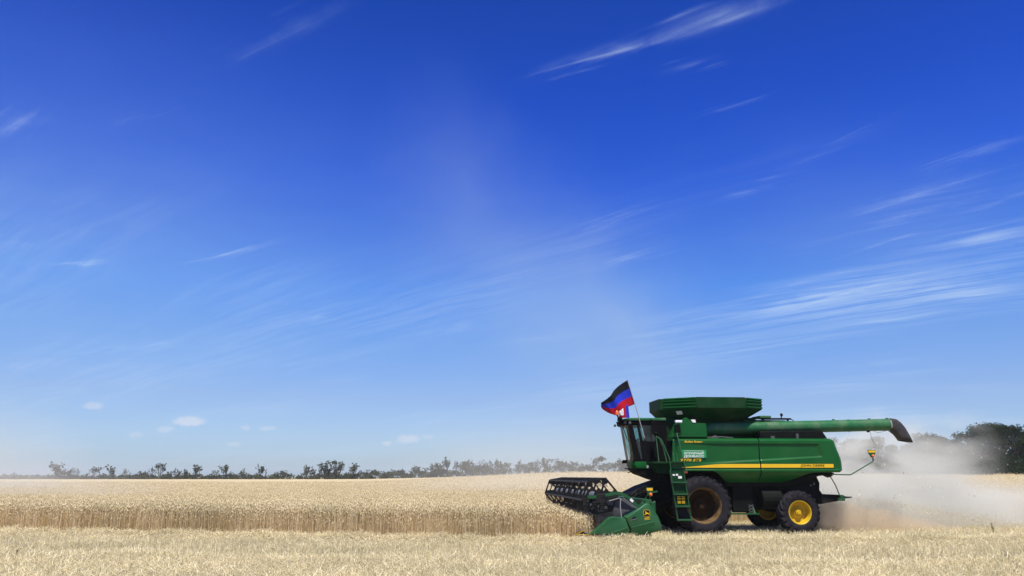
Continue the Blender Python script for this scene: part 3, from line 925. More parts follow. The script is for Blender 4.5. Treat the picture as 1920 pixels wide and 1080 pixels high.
# ---- wheels
def wheel(cx, cy, R0, w, Rr, side, nl, dish, dusty):
    """side -1: outer face towards the camera"""
    root = empty('wheel'); root.parent = H; root.location = (cx, cy, R0 - 0.03)
    rt = R0 - 0.055; hw = w / 2
    b = B()
    prof = [(-hw * 0.80, Rr), (-hw * 0.92, Rr + 0.03), (-hw * 1.0, Rr + 0.42 * (rt - Rr)), (-hw * 0.98, Rr + 0.72 * (rt - Rr)), (-hw * 0.86, rt - 0.025), (-hw * 0.5, rt), (0, rt + 0.01)]
    prof = prof + [(-o, r) for o, r in reversed(prof[:-1])]
    b.revolve(prof, (0, 0, 0), 72)
    # bar lugs in a chevron
    for k in range(nl):
        for s in (-1, 1):
            a0 = 2 * math.pi * (k + (0.5 if s > 0 else 0)) / nl
            rows = [(0.02 * s, 0.0, R0), (0.45 * hw * s, 0.13, R0), (0.82 * hw * s, 0.25, R0 - 0.012), (0.99 * hw * s, 0.30, R0 - 0.05), (1.02 * hw * s, 0.33, Rr + 0.74 * (rt - Rr))]
            th = 0.036 / R0 * 1.15
            vs = []
            for y, da, rr in rows:
                for q, rad in ((-th, rr), (th, rr), (th * 1.5, rr - 0.075), (-th * 1.5, rr - 0.075)):
                    a = a0 + da * side * -1 * (1 if True else -1) * 0.9 / R0 + q
                    vs.append((rad * math.cos(a), y, rad * math.sin(a)))
            fs = []
            for i in range(len(rows) - 1):
                for q in range(4):
                    fs.append((i * 4 + q, i * 4 + (q + 1) % 4, i * 4 + 4 + (q + 1) % 4, i * 4 + 4 + q))
            fs.append((0, 1, 2, 3)); e = (len(rows) - 1) * 4; fs.append((e + 3, e + 2, e + 1, e))
            b.add(vs, fs)
    b.build('tyre', M['tyre'], root, smooth=32)
    b = B()
    o = side
    prof = [(o * hw * 0.80, Rr + 0.028), (o * hw * 0.86, Rr + 0.026), (o * hw * 0.88, Rr), (o * hw * 0.82, Rr - 0.02), (o * hw * 0.30, Rr - 0.05), (o * (hw - dish), Rr - 0.06), (o * (hw - dish) * 1.0, Rr - 0.10), (o * (hw - dish - 0.02), Rr * 0.55), (o * (hw - dish + 0.05), Rr * 0.40), (o * (hw - dish + 0.05), Rr * 0.30), (o * (hw - dish + 0.05), 0.001)]
    b.revolve(prof[:6], (0, 0, 0), 64); b.revolve(prof[5:], (0, 0, 0), 64, 1)
    b.revolve([(-o * hw * 0.80, Rr + 0.028), (-o * hw * 0.86, Rr + 0.02), (-o * hw * 0.7, Rr - 0.05), (o * (hw - dish), Rr - 0.061)], (0, 0, 0), 48)
    b.build('rim', [M['rim_dust_shade'], M['rim_shade']] if dusty else [M['rim'], M['rim']], root, smooth=35)  # dusty: front rims, shade inside the dish painted in besides the dust
    b = B()
    yo = o * (hw - dish + 0.05)
    b.revolve([(yo, Rr * 0.27), (yo + o * 0.06, Rr * 0.25), (yo + o * 0.06, Rr * 0.17), (yo + o * 0.12, Rr * 0.15), (yo + o * 0.12, 0.001)], (0, 0, 0), 24)
    for k in range(8):
        a = 2 * math.pi * k / 8 + 0.2
        b.tube([(Rr * 0.34 * math.cos(a), yo, Rr * 0.34 * math.sin(a)), (Rr * 0.34 * math.cos(a), yo + o * 0.03, Rr * 0.34 * math.sin(a))], Rr * 0.035, 6)
    b.build('hub', M['rim_shade'] if dusty else M['rim'], root, smooth=35)
    return root


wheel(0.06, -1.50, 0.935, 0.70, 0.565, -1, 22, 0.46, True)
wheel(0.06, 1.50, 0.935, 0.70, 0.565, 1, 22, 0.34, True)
wheel(3.36, -1.36, 0.70, 0.48, 0.375, -1, 20, 0.27, False)
wheel(3.36, 1.36, 0.70, 0.48, 0.375, 1, 20, 0.13, False)

# ---- cab
cab = empty('cab'); cab.parent = H
def cab_plan(near, mid, far, rear, hy):
    return [(rear, -hy), (near + 0.10, -hy), (near, -hy + 0.16), (mid, 0.0), (far, hy - 0.16), (far + 0.10, hy), (rear, hy)]


b = B()
loft(b, [[(x, y, z) for x, y in pl_] for pl_, z in ((cab_plan(-2.40, -2.32, -2.24, -0.82, 0.86), 3.695), (cab_plan(-2.36, -2.30, -2.22, -0.82, 0.87), 3.735), (cab_plan(-2.22, -2.18, -2.10, -0.82, 0.86), 3.765), (cab_plan(-2.02, -1.98, -1.92, -0.84, 0.82), 3.785))])
b.build('cab_roof', M['green_tube'], cab, smooth=40)
b = B()
loft(b, [[(x, y, z) for x, y in pl_] for pl_, z in ((cab_plan(-2.22, -2.16, -2.06, -0.85, 0.80), 3.53), (cab_plan(-2.36, -2.28, -2.20, -0.85, 0.83), 3.58), (cab_plan(-2.38, -2.30, -2.22, -0.85, 0.83), 3.694))])
b.build('roof_underside', M['black_trim'], cab)
for yy in (-0.835, 0.835):
    for xx in (-2.24, -2.08):
        if abs(yy) > 0.5:
            b = B(); b.tube([(xx, yy, 3.615), (xx, yy - 0.02 * (1 if yy < 0 else -1), 3.615)], 0.05, 12)
            b.build('work_lamp', M['grey'], cab)
b = B()
for s in (-1, 1):
    y0, y1 = (s * 0.85, s * 0.80)
    # front corner post (wide), door post, rear quarter, sill
    b.prism([(-2.15, 3.55), (-1.99, 3.55), (-1.87, 2.95), (-1.73, 2.33), (-1.94, 2.30)] if s < 0 else [(-2.05, 3.55), (-1.97, 3.55), (-1.78, 2.33), (-1.86, 2.30)], y0, y1)
    b.prism([(-1.835, 3.55), (-1.76, 3.55), (-1.66, 3.10), (-1.52, 2.33), (-1.68, 2.33), (-1.75, 2.97)], y0, y1)
    b.prism([(-1.21, 3.55), (-0.80, 3.55), (-0.80, 2.33), (-1.21, 2.33)], y0, y1)
    b.prism([(-2.0, 2.40), (-1.74, 2.40), (-1.2, 2.40), (-1.2, 2.28), (-2.04, 2.28)], y0, y1)
    if s < 0:
        b.prism([(-1.72, 2.95), (-1.62, 3.02), (-1.34, 2.98), (-1.20, 3.02), (-1.20, 2.40), (-1.58, 2.40)], -0.845, -0.82)
b.box(-0.90, -0.80, -0.80, 0.80, 2.3, 3.55)
b.prism([(-1.86, 2.28), (-0.80, 2.28), (-0.80, 2.22), (-1.86, 2.22)], -0.85, 0.85)
b.build('cab_frame', M['black_trim'], cab, bevel=0.012)
# windscreen bowed forward
b = B(); vs = []; fs = []; NN = 14
for i in range(NN + 1):
    y = -0.83 + 1.66 * i / NN; q = y / 0.83; bow = 0.085 * (1 - q * q) - 0.05 * q
    vs.append((-2.095 - bow, y, 3.55)); vs.append((-2.00 - bow, y, 2.92)); vs.append((-1.90 - bow, y, 2.30))
for i in range(NN):
    for k in range(2):
        fs.append((3 * i + k, 3 * i + k + 1, 3 * i + 4 + k, 3 * i + 3 + k))
b.add(vs, fs)
b.build('windscreen', M['glass'], cab, smooth=60)
b = B()
b.tube([(-2.24, -0.45, 3.5), (-2.16, -0.66, 3.1), (-2.08, -0.78, 2.95)], 0.012, 6)
b.build('wiper', M['black_trim'], cab)
b = B(); b.prism([(-2.05, 3.53), (-1.22, 3.53), (-1.22, 2.38), (-1.72, 2.38)], -0.835, -0.830)
b.build('window', M['glass'], cab)
b = B(); b.prism([(-2.05, 3.53), (-1.22, 3.53), (-1.22, 2.38), (-1.72, 2.38)], 0.830, 0.835)
b.build('window', M['glass'], cab)
b = B()
loft(b, [[(x, y, z) for x, y in pl_] for pl_, z in ((cab_plan(-2.00, -1.93, -1.84, -1.56, 0.86), 2.095), (cab_plan(-2.05, -1.98, -1.88, -1.55, 0.87), 2.20), (cab_plan(-2.05, -1.98, -1.88, -1.55, 0.86), 2.315))])
b.build('cab_base', M['green_base'], cab, bevel=0.015)
b = B()
b.prism([(-1.94, 2.085), (-1.56, 2.10), (-0.6, 2.10), (-0.6, 1.6), (-1.2, 1.72), (-1.75, 1.92)], -0.80, 0.45)
b.bar((-2.27, -0.70, 2.085), (-1.95, -0.70, 2.075), 0.035, 0.05); b.bar((-2.18, -0.70, 1.955), (-1.78, -0.70, 2.01), 0.03, 0.05)
b.build('cab_underframe', M['dark'], cab)
b = B()
b.prism([(-1.45, 2.35), (-1.45, 2.75), (-1.35, 2.80), (-1.28, 3.25), (-1.16, 3.30), (-1.10, 2.75), (-1.12, 2.35)], -0.28, 0.28)
b.box(-1.42, -1.30, -0.42, -0.33, 2.88, 2.96); b.box(-1.42, -1.30, 0.33, 0.42, 2.88, 2.96)
b.build('seat', M['seat'], cab, bevel=0.03)
b = B()
b.tube([(-1.90, 0, 2.35), (-1.72, 0, 2.95)], 0.05, 8)
ring = [(-1.70 + 0.20 * math.cos(a) * 0.55, 0.20 * math.sin(a), 3.0 + 0.20 * math.cos(a) * 0.55) for a in [2 * math.pi * k / 20 for k in range(21)]]
b.tube(ring, 0.02, 6); b.bar((-1.82, 0, 2.89), (-1.58, 0, 3.11), 0.03, 0.02)
b.build('steering_wheel', M['seat'], cab)
b = B(); b.box(-1.5, -1.1, 0.45, 0.75, 2.35, 3.05)
b.build('control_console', M['seat'], cab)
# mirrors on the cab side and roof front
b = B(); b.box(-1.45, -1.29, -1.30, -1.24, 3.22, 3.66); b.tube([(-1.37, -1.27, 3.66), (-1.37, -1.0, 3.70), (-1.37, -0.86, 3.72)], 0.02, 6)
b.sphere((-1.30, -1.27, 3.22), 0.10, 8, sz=0.7)
b.build('side_mirror', M['black_trim'], cab, bevel=0.02)
b = B(); b.tube([(-2.34, -0.84, 3.68), (-2.48, -0.96, 3.74), (-2.54, -0.98, 3.86)], 0.025, 8); b.box(-2.50, -2.36, -0.96, -0.80, 3.67, 3.77)
b.tube([(-2.40, -0.84, 3.68), (-2.42, -0.88, 3.58), (-2.52, -0.90, 3.55)], 0.03, 6); b.box(-2.48, -2.34, -0.92, -0.78, 3.53, 3.63)
b.build('beacon_bracket', M['black_trim'], cab)
b = B(); b.tube([(-2.54, -0.98, 3.86), (-2.54, -0.98, 3.90), (-2.54, -0.98, 3.98), (-2.54, -0.98, 4.01)], [0.055, 0.06, 0.05, 0.025], 12)
b.build('beacon', M['orange'], cab, smooth=50)

# platform, rails and ladder
b = B(); b.box(-1.56, -0.45, -1.75, -0.86, 2.24, 2.30); b.prism([(-1.50, 2.24), (-0.50, 2.24), (-0.55, 1.9), (-1.3, 1.95)], -1.35, -0.9)
b.build('platform', M['green_dark'], H, bevel=0.01)
for pts in ([(-1.36, -1.72, 2.30), (-1.40, -1.72, 2.9), (-1.42, -1.72, 3.06), (-1.38, -1.72, 3.10)],
            [(-1.10, -1.76, 2.28), (-1.20, -1.76, 2.75), (-1.33, -1.76, 3.07), (-1.40, -1.74, 3.10)],
            [(-1.00, -1.84, 2.02), (-1.03, -1.84, 2.4), (-1.20, -1.80, 2.85), (-1.27, -1.78, 3.02), (-1.34, -1.76, 3.06), (-1.42, -1.72, 3.12)],
            [(-0.50, -1.90, 1.95), (-0.57, -1.86, 2.35), (-0.66, -1.80, 2.85), (-0.72, -1.76, 3.18), (-0.70, -1.70, 3.24)],
            [(-0.86, -1.80, 2.30), (-0.90, -1.80, 2.60)], [(-0.74, -1.80, 2.30), (-0.78, -1.80, 2.60)]):
    b = B(); b.tube(pts, 0.016, 8); b.build('handrail', M['green_tube'], H, smooth=50)
b = B()
LX0, LX1 = -1.06, -0.62      # top
def lad(x, z): return x + (2.0 - z) * 0.115
for x in (LX0, LX1):
    b.bar((lad(x, 2.04), -1.95, 2.04), (lad(x, 0.46), -1.95, 0.46), 0.035, 0.09)
for z in (1.64, 1.27, 0.89, 0.47):
    b.box(lad(LX0, z) - 0.02, lad(LX1, z) + 0.03, -2.04, -1.88, z - 0.025, z + 0.025)
lo = b.build('ladder', M['green_dull'], H, bevel=0.006)
b = B()
for z0, z1 in ((1.68, 2.0), (1.31, 1.60), (0.93, 1.23)):
    b.prism([(lad(LX0, z0) + 0.02, z0), (lad(LX1, z0) - 0.02, z0), (lad(LX1, z1) - 0.02, z1), (lad(LX0, z1) + 0.02, z1)], -1.93, -1.915)
b.build('riser_plate', M['green_dark'], lo)
b = B()
b.box(-0.98, -0.90, -1.945, -1.935, 1.85, 1.90); b.box(-0.87, -0.80, -1.945, -1.935, 1.85, 1.91); b.box(-0.80, -0.68, -1.945, -1.935, 1.76, 1.84)
b.build('warning_sticker', M['white'], lo)
b = B()
for i in range(2):
    for j in range(2):
        b.box(-0.86 + i * 0.14, -0.75 + i * 0.14, -1.945, -1.935, 1.02 + j * 0.085, 1.07 + j * 0.085)
    b.box(-0.86 + i * 0.14, -0.76 + i * 0.14, -1.945, -1.935, 1.18, 1.20); b.box(-0.85 + i * 0.13, -0.745 + i * 0.13, -1.945, -1.935, 0.985, 1.005)
b.build('yellow_sticker', M['yellow'], lo)
b = B(); b.box(-0.47, -0.37, PY - 0.02, PY + 0.05, 1.93, 2.0)
b.build('side_reflector', M['red'], H)

# step rail, spring and details below the body
b = B(); b.box(1.02, 2.06, -1.35, -1.22, 0.60, 0.645); b.bar((1.15, -1.25, 0.62), (1.15, -0.9, 1.0), 0.05, 0.05, side=(1, 0, 0)); b.bar((1.95, -1.25, 0.62), (1.95, -0.9, 1.0), 0.05, 0.05, side=(1, 0, 0))
b.build('step_rail', M['green_dull'], H)
b = B()
for i in range(3):
    z = 0.66 + i * 0.09
    b.bar((1.74, -1.28, z), (1.90, -1.28, z + 0.07), 0.02, 0.03); b.bar((1.90, -1.28, z), (1.74, -1.28, z + 0.07), 0.02, 0.03)
b.build('scissor_jack', M['grey'], H)
b = B(); b.box(1.25, 1.95, -1.15, 1.15, 0.66, 1.55); b.tube([(2.2, -1.1, 1.1), (2.9, -1.1, 1.1)], 0.32, 18)
b.build('fuel_tank', M['dark'], H, bevel=0.04)
b = B(); b.box(4.08, 4.14, -0.895, -0.885, 1.50, 1.56); b.build('warning_sticker', M['grey'], H)
b = B(); b.box(4.20, 4.26, -0.895, -0.885, 1.54, 1.62)
b.build('warning_sticker', M['grey'], H)

# straw spreader tail
b = B()
b.prism([(4.40, 1.24), (5.06, 1.20), (5.10, 1.03), (4.42, 0.92)], -0.95, 0.95)
b.build('spreader_hood', M['dark'], H, bevel=0.02)
b = B(); b.prism([(5.02, 1.22), (5.16, 1.215), (5.28, 1.15), (5.10, 1.12)], -1.0, 1.0); b.box(4.95, 5.22, -1.02, -0.96, 1.02, 1.12)
b.build('spreader_lip', M['green_dull'], H, bevel=0.01)
b = B(); b.prism([(5.2, 1.13), (5.55, 1.155), (5.55, 1.12), (5.2, 1.08)], -0.85, 0.85)
b.build('spreader_flap', M['black'], H)
b = B(); b.tube([(4.72, -0.95, 1.85), (4.82, -0.96, 1.78), (4.95, -0.97, 1.52), (5.05, -0.98, 1.20)], 0.018, 8)
b.tube([(4.55, -0.95, 1.90), (4.70, -0.95, 1.83), (4.86, -0.95, 1.88)], 0.05, 8)
b.build('hood_strut', M['black'], H)
b = B(); b.tube([(3.9, -1.0, 0.80), (4.25, -1.2, 0.84)], 0.03, 8)
b.build('tow_pin', M['grey'], H)


def marker(path, cx, cy, zt, w, h):
    """warning marker on a bent arm: shield plate, yellow band, orange lamp"""
    r = empty('marker_arm'); r.parent = H
    b = B(); b.tube(path, 0.02, 8); b.build('arm', M['green_dull'], r, smooth=50)
    b = B(); b.prism([(cx - w / 2, zt), (cx + w / 2, zt), (cx + w / 2 - 0.01, zt - h * 0.45), (cx + w * 0.22, zt - h), (cx - w * 0.15, zt - h), (cx - w / 2 + 0.02, zt - h * 0.5)], cy - 0.015, cy + 0.015)
    pl_ = b.build('marker_plate', M['green_dull'], r, bevel=0.006)
    b = B(); b.box(cx - w / 2 + 0.015, cx + w / 2 - 0.015, cy - 0.021, cy - 0.017, zt - h * 0.36, zt - h * 0.08)
    b.build('yellow_band', M['yellow'], pl_)
    b = B(); b.sphere((cx + 0.02, cy - 0.04, zt - h * 0.80), 0.052, 8)
    b.build('marker_lamp', M['orange'], r, smooth=60)


marker([(4.60, -1.45, 1.90), (4.9, -1.6, 1.885), (5.18, -1.62, 1.88), (5.6, -1.62, 2.10), (5.99, -1.62, 2.31), (6.02, -1.62, 2.36), (6.01, -1.62, 2.50)], 5.99, -1.62, 2.70, 0.27, 0.25)
marker([(-2.5, -4.3, 1.0), (-2.40, -4.40, 1.12), (-2.38, -4.45, 1.36)], -2.40, -4.48, 1.52, 0.20, 0.25)

# feeder house
b = B()
pts = [(-2.35, 0.45), (-2.35, 1.16), (-1.65, 1.50), (-0.55, 1.86), (-0.45, 1.0), (-1.2, 0.65)]
b.prism(pts, -0.75, 0.75)
b.tube([(-2.2, -0.85, 1.05), (-1.3, -0.85, 1.55)], 0.05, 8); b.tube([(-1.9, -0.9, 0.7), (-0.8, -0.9, 1.1)], 0.06, 8)
b.build('feeder_house', M['dark'], H, bevel=0.02)
b = B()
for k in range(3):
    b.tube([(-2.3 + 0.12 * k, -1.0 - 0.1 * k, 1.22), (-1.95, -1.0, 1.38 + 0.03 * k), (-1.6, -0.9, 1.30), (-1.2, -0.85, 1.6)], 0.018, 6)
b.build('hydraulic_hose', M['black'], H)

# header: table, back sheet, auger, cutter bar
head = empty('header'); head.parent = H
b = B()
b.prism([(-2.52, 1.06), (-2.46, 1.06), (-2.36, 0.30), (-3.55, 0.12), (-3.58, 0.16), (-2.56, 0.36)], -4.50, 4.75)
b.build('back_sheet', M['grey'], head)
b = B(); b.box(-2.56, -2.36, -4.52, 4.56, 1.06, 1.18); b.box(-2.42, -2.20, -4.5, 4.55, 0.28, 0.42); b.box(-2.40, -2.25, -4.5, -4.4, 0.3, 1.1)
b.build('frame_beam', M['green_dull'], head, bevel=0.01)
b = B()
b.tube([(-2.95, -4.48, 0.55), (-2.95, 4.52, 0.55)], 0.20, 18)
for s, y0 in ((1, -4.45), (-1, 4.5)):
    pr_ = None; vs = []; fs = []
    for k in range(97):
        a = 2 * math.pi * k / 12; y = y0 + s * k / 96 * 3.9
        vs.append((-2.95 + 0.20 * math.cos(a), y, 0.55 + 0.20 * math.sin(a))); vs.append((-2.95 + 0.32 * math.cos(a), y, 0.55 + 0.32 * math.sin(a)))
    for k in range(96):
        fs.append((2 * k, 2 * k + 1, 2 * k + 3, 2 * k + 2))
    b.add(vs, fs)
b.build('cross_auger', M['grey'], head, smooth=40)
b = B(); b.box(-3.62, -3.50, -4.5, 4.55, 0.10, 0.14)
for k in range(118):
    y = -4.45 + k * 0.0762
    b.add([(-3.60, y - 0.025, 0.12), (-3.60, y + 0.025, 0.12), (-3.72, y, 0.115)], [(0, 1, 2)])
b.build('cutter_bar', M['steel'], head)
for y in (-3.9, -1.5, 1.5, 3.9):
    b = B(); b.prism([(-3.3, 0.10), (-2.3, 0.22), (-2.3, 0.05), (-3.1, 0.03)], y - 0.15, y + 0.15)
    b.build('skid_shoe', M['black'], head)
b = B(); b.prism([(-2.75, 0.16), (-2.4, 0.2), (-2.42, 0.06), (-2.7, 0.05)], -4.6, -4.4)
b.build('skid_shoe', M['black'], head)


# end dividers
def divider(y0, sgn):
    d = empty('crop_divider'); d.parent = H
    yo, yi = y0, y0 + 0.26 * -sgn
    front = [(-4.25, 0.22), (-4.15, 0.26), (-3.62, 0.69), (-3.50, 0.71), (-3.23, 0.68), (-3.16, 0.66), (-3.04, 0.34), (-3.07, 0.19)]
    rear = [(-3.18, 0.69), (-3.05, 0.76), (-2.58, 1.07), (-2.50, 1.085), (-2.43, 1.05), (-2.21, 0.72), (-2.13, 0.50), (-2.11, 0.33), (-2.45, 0.25), (-2.90, 0.185), (-3.02, 0.34)]

    def shrink(p, k):
        cx = sum(q[0] for q in p) / len(p); cz = sum(q[1] for q in p) / len(p)
        return [(cx + (x - cx) * k, cz + (z - cz) * k) for x, z in p]

    def shell(p, name, ya, yb):
        b = B(); n = len(p)
        lv = [(shrink(p, 0.90), ya + 0.0), (shrink(p, 0.97), ya - 0.02 * sgn), (p, ya - 0.07 * sgn), (p, yb)]
        rings = [[(x, y, z) for x, z in q] for q, y in lv]
        loft(b, rings)
        return b.build(name, M['green_dull'], d, smooth=38)

    fr = shell(front, 'divider_nose', yo, yi)
    rr = shell(rear, 'divider_shield', yo + 0.03 * sgn, yi)
    # pressed lines
    for par, p0, p1, yy in ((fr, (-3.53, 0.285), (-3.12, 0.405), yo), (rr, (-3.00, 0.415), (-2.33, 0.575), yo + 0.03 * sgn)):
        b = B(); (xa, za), (xb, zb) = p0, p1
        vs = [(xa, yy + 0.002 * -sgn, za + 0.012), (xb, yy + 0.002 * -sgn, zb + 0.012), (xb, yy + 0.022 * sgn, zb), (xa, yy + 0.022 * sgn, za), (xa, yy, za - 0.12), (xb, yy, zb - 0.12)]
        b.add(vs, [(0, 1, 2, 3), (3, 2, 5, 4)])
        b.build('pressed_edge', M['green_dull'], par, fix=False)
    b = B(); b.prism([(-4.60, 0.235), (-4.36, 0.325), (-4.34, 0.28), (-4.30, 0.24), (-4.20, 0.225), (-4.4, 0.215)], yo + 0.05 * -sgn, yi)
    tip = b.build('divider_tip', M['black'], d, bevel=0.01)
    b = B(); b.bar((-4.585, yo + 0.045 * -sgn, 0.245), (-4.36, yo + 0.045 * -sgn, 0.328), 0.012, 0.010); b.bar((-4.6, yo + 0.045 * -sgn, 0.222), (-4.2, yo + 0.045 * -sgn, 0.222), 0.012, 0.012)
    b.build('tip_edge', M['yellow'], tip)
    if sgn < 0:
        b = B(); b.prism([(-3.02, 0.635), (-2.95, 0.71), (-2.87, 0.71), (-2.85, 0.655)], yo - 0.035, yo - 0.028)
        b.build('hand_hole', M['black'], rr)
        b = B(); b.prism([(-3.03, 0.60), (-2.86, 0.645), (-2.85, 0.665), (-3.02, 0.62)], yo - 0.042, yo - 0.030)
        b.build('latch', M['reel_grey'], rr)
        # leaping stag badge
        ye = yo - 0.036

        def rr_sq(cx, cz, w, h, r):
            out = []
            for sx_, sz_, a0 in ((1, -1, -90), (1, 1, 0), (-1, 1, 90), (-1, -1, 180)):
                for k in range(5):
                    a = R(a0 + 22.5 * k); out.append((cx + sx_ * (w / 2 - r) + r * math.cos(a), cz + sz_ * (h / 2 - r) + r * math.sin(a)))
            return out
        b = B()
        b.prism(rr_sq(-2.555, 0.805, 0.190, 0.190, 0.055), ye - 0.004, ye, 0)
        b.prism(rr_sq(-2.555, 0.805, 0.170, 0.170, 0.045), ye - 0.007, ye - 0.0045, 1)
        st = [(-2.625, 0.765), (-2.60, 0.79), (-2.585, 0.80), (-2.60, 0.845), (-2.59, 0.865), (-2.575, 0.85), (-2.565, 0.825), (-2.53, 0.82), (-2.505, 0.81), (-2.49, 0.775), (-2.48, 0.765), (-2.50, 0.765), (-2.515, 0.785), (-2.545, 0.785), (-2.575, 0.775), (-2.60, 0.76)]
        b.prism(st, ye - 0.010, ye - 0.0075, 0)
        b.build('emblem', [M['yellow'], M['black_trim']], rr)
        text('lettering', '630F', -2.625, -2.475, 0.672, 0.055, ye - 0.004, M['yellow'], rr, 0.02, 0.1, 0.12)
        b = B(); b.bar((-2.62, ye - 0.004, 0.618), (-2.46, ye - 0.004, 0.640), 0.010, 0.004)
        b.build('rule', M['yellow'], rr)
    return d


divider(-4.62, -1)
divider(4.85, 1)
# sheet between divider and table, with a brace
b = B(); b.prism([(-3.30, 0.45), (-3.18, 0.70), (-2.62, 1.06), (-2.46, 1.06), (-2.40, 0.40)], -4.36, -4.33)
b.prism([(-3.55, 0.20), (-3.45, 0.62), (-3.1, 0.72), (-3.0, 0.3)], -4.36, -4.32)
b.build('end_sheet', M['green_dull'], head)
b = B(); b.tube([(-3.25, -4.48, 0.66), (-3.28, -4.48, 1.0), (-3.26, -4.48, 1.22)], 0.014, 6); b.tube([(-3.6, -4.46, 1.14), (-3.3, -4.46, 1.22), (-2.9, -4.46, 0.96)], 0.012, 6)
b.build('brace', M['steel'], head)

# reel
reel = empty('reel'); reel.parent = H
RC = (-3.83, 1.27); RR = 0.535; ROT = 10.0
hexp = [(RC[0] + RR * math.cos(R(ROT + 60 * k)), RC[1] + RR * math.sin(R(ROT + 60 * k))) for k in range(6)]
b = B(); b.tube([(RC[0], -4.28, RC[1]), (RC[0], 4.5, RC[1])], 0.115, 16)
b.build('reel_tube', M['reel_grey'], reel, smooth=40)


def spider(y, full):
    b = B()
    b.tube([(RC[0], y - 0.03, RC[1]), (RC[0], y + 0.03, RC[1])], 0.17 if full else 0.15, 18)
    for k in range(6):
        p = hexp[k]; q = hexp[(k + 1) % 6]
        dxx, dzz = p[0] - RC[0], p[1] - RC[1]
        b.bar((RC[0], y, RC[1]), (p[0], y, p[1]), 0.055, 0.03)
        # web gussets leaving rounded windows
        m1 = (RC[0] + dxx * 0.55, RC[1] + dzz * 0.55); m2 = (RC[0] + (q[0] - RC[0]) * 0.55, RC[1] + (q[1] - RC[1]) * 0.55)
        b.bar((p[0], y, p[1]), (q[0], y, q[1]), 0.055 if full else 0.04, 0.028)
        e1 = (p[0] * 0.72 + q[0] * 0.28, p[1] * 0.72 + q[1] * 0.28); e2 = (p[0] * 0.28 + q[0] * 0.72, p[1] * 0.28 + q[1] * 0.72)
        i1 = (RC[0] + dxx * 0.62, RC[1] + dzz * 0.62)
        b.prism([p, e1, i1], y - 0.012, y + 0.012)
        i2 = (RC[0] + (q[0] - RC[0]) * 0.62, RC[1] + (q[1] - RC[1]) * 0.62)
        b.prism([q, i2, e2], y - 0.011, y + 0.011)
        h1 = (RC[0] + dxx * 0.40, RC[1] + dzz * 0.40); h2 = (RC[0] + (q[0] - RC[0]) * 0.40, RC[1] + (q[1] - RC[1]) * 0.40)
        b.prism([RC, h1, h2], y - 0.010, y + 0.010)
    return b.build('reel_spider', M['black'], reel, bevel=0.004)


for i, y in enumerate((-4.28, -3.0, -1.72, -0.45, 0.83, 2.1, 3.3, 4.5)):
    spider(y, i in (0, 7))
random.seed(3)
for k, (px_, pz_) in enumerate(hexp):
    b = B(); b.tube([(px_, -4.34, pz_), (px_, 4.56, pz_)], 0.024, 10)
    b.box(px_ - 0.008, px_ + 0.008, -4.3, 4.5, pz_ - 0.035, pz_)
    for j in range(58):
        y = -4.26 + j * 0.152
        b.tube([(px_, y, pz_ - 0.03), (px_ + 0.015, y, pz_ - 0.12), (px_ + 0.05, y, pz_ - 0.24)], 0.006, 4)
    b.build('reel_bat', M['black'], reel)
for y in (-4.45, 4.66):
    b = B()
    pts = [(-4.22, 1.25), (-3.95, 1.26), (-3.66, 1.31), (-3.42, 1.355), (-3.25, 1.355), (-3.03, 1.24), (-2.79, 1.02), (-2.60, 0.93)]
    for i in range(len(pts) - 1):
        b.bar((pts[i][0], y, pts[i][1]), (pts[i + 1][0], y, pts[i + 1][1]), 0.085, 0.08)
    ra = b.build('reel_arm', M['green_dull'], H)
    b = B(); b.box(-3.97, -3.71, y - 0.06 if y < 0 else y - 0.05, y + 0.05, 1.07, 1.345)
    rd = b.build('reel_drive', M['black'], ra, bevel=0.02)
    b = B(); b.bar((-2.98, y - 0.045, 1.19), (-2.90, y - 0.045, 1.12), 0.07, 0.01)
    b.build('warning_sticker', M['white'], ra)
    b = B(); b.bar((-3.20, y - 0.03, 1.22), (-2.75, y - 0.03, 0.90), 0.05, 0.05)
    b.build('lift_cylinder', M['grey'], ra)
# hydraulic lines and stay by the near end
b = B(); b.tube([(-2.68, -4.40, 1.02), (-2.50, -4.35, 1.20), (-2.40, -4.35, 1.36), (-2.1, -4.2, 1.40)], 0.02, 6); b.tube([(-2.66, -4.42, 1.06), (-2.40, -4.40, 1.08), (-2.36, -4.40, 1.14)], 0.022, 6)
b.tube([(-2.55, -4.3, 1.05), (-2.2, -4.3, 1.10), (-2.05, -3.6, 1.1)], 0.02, 6)
b.build('hydraulic_hose', M['green_dull'], head)

# ------------------------------------------------------------------ flags on the cab
def hw(lx, ly, z):
    a, c = to_world(lx, ly); return (a, c, z)


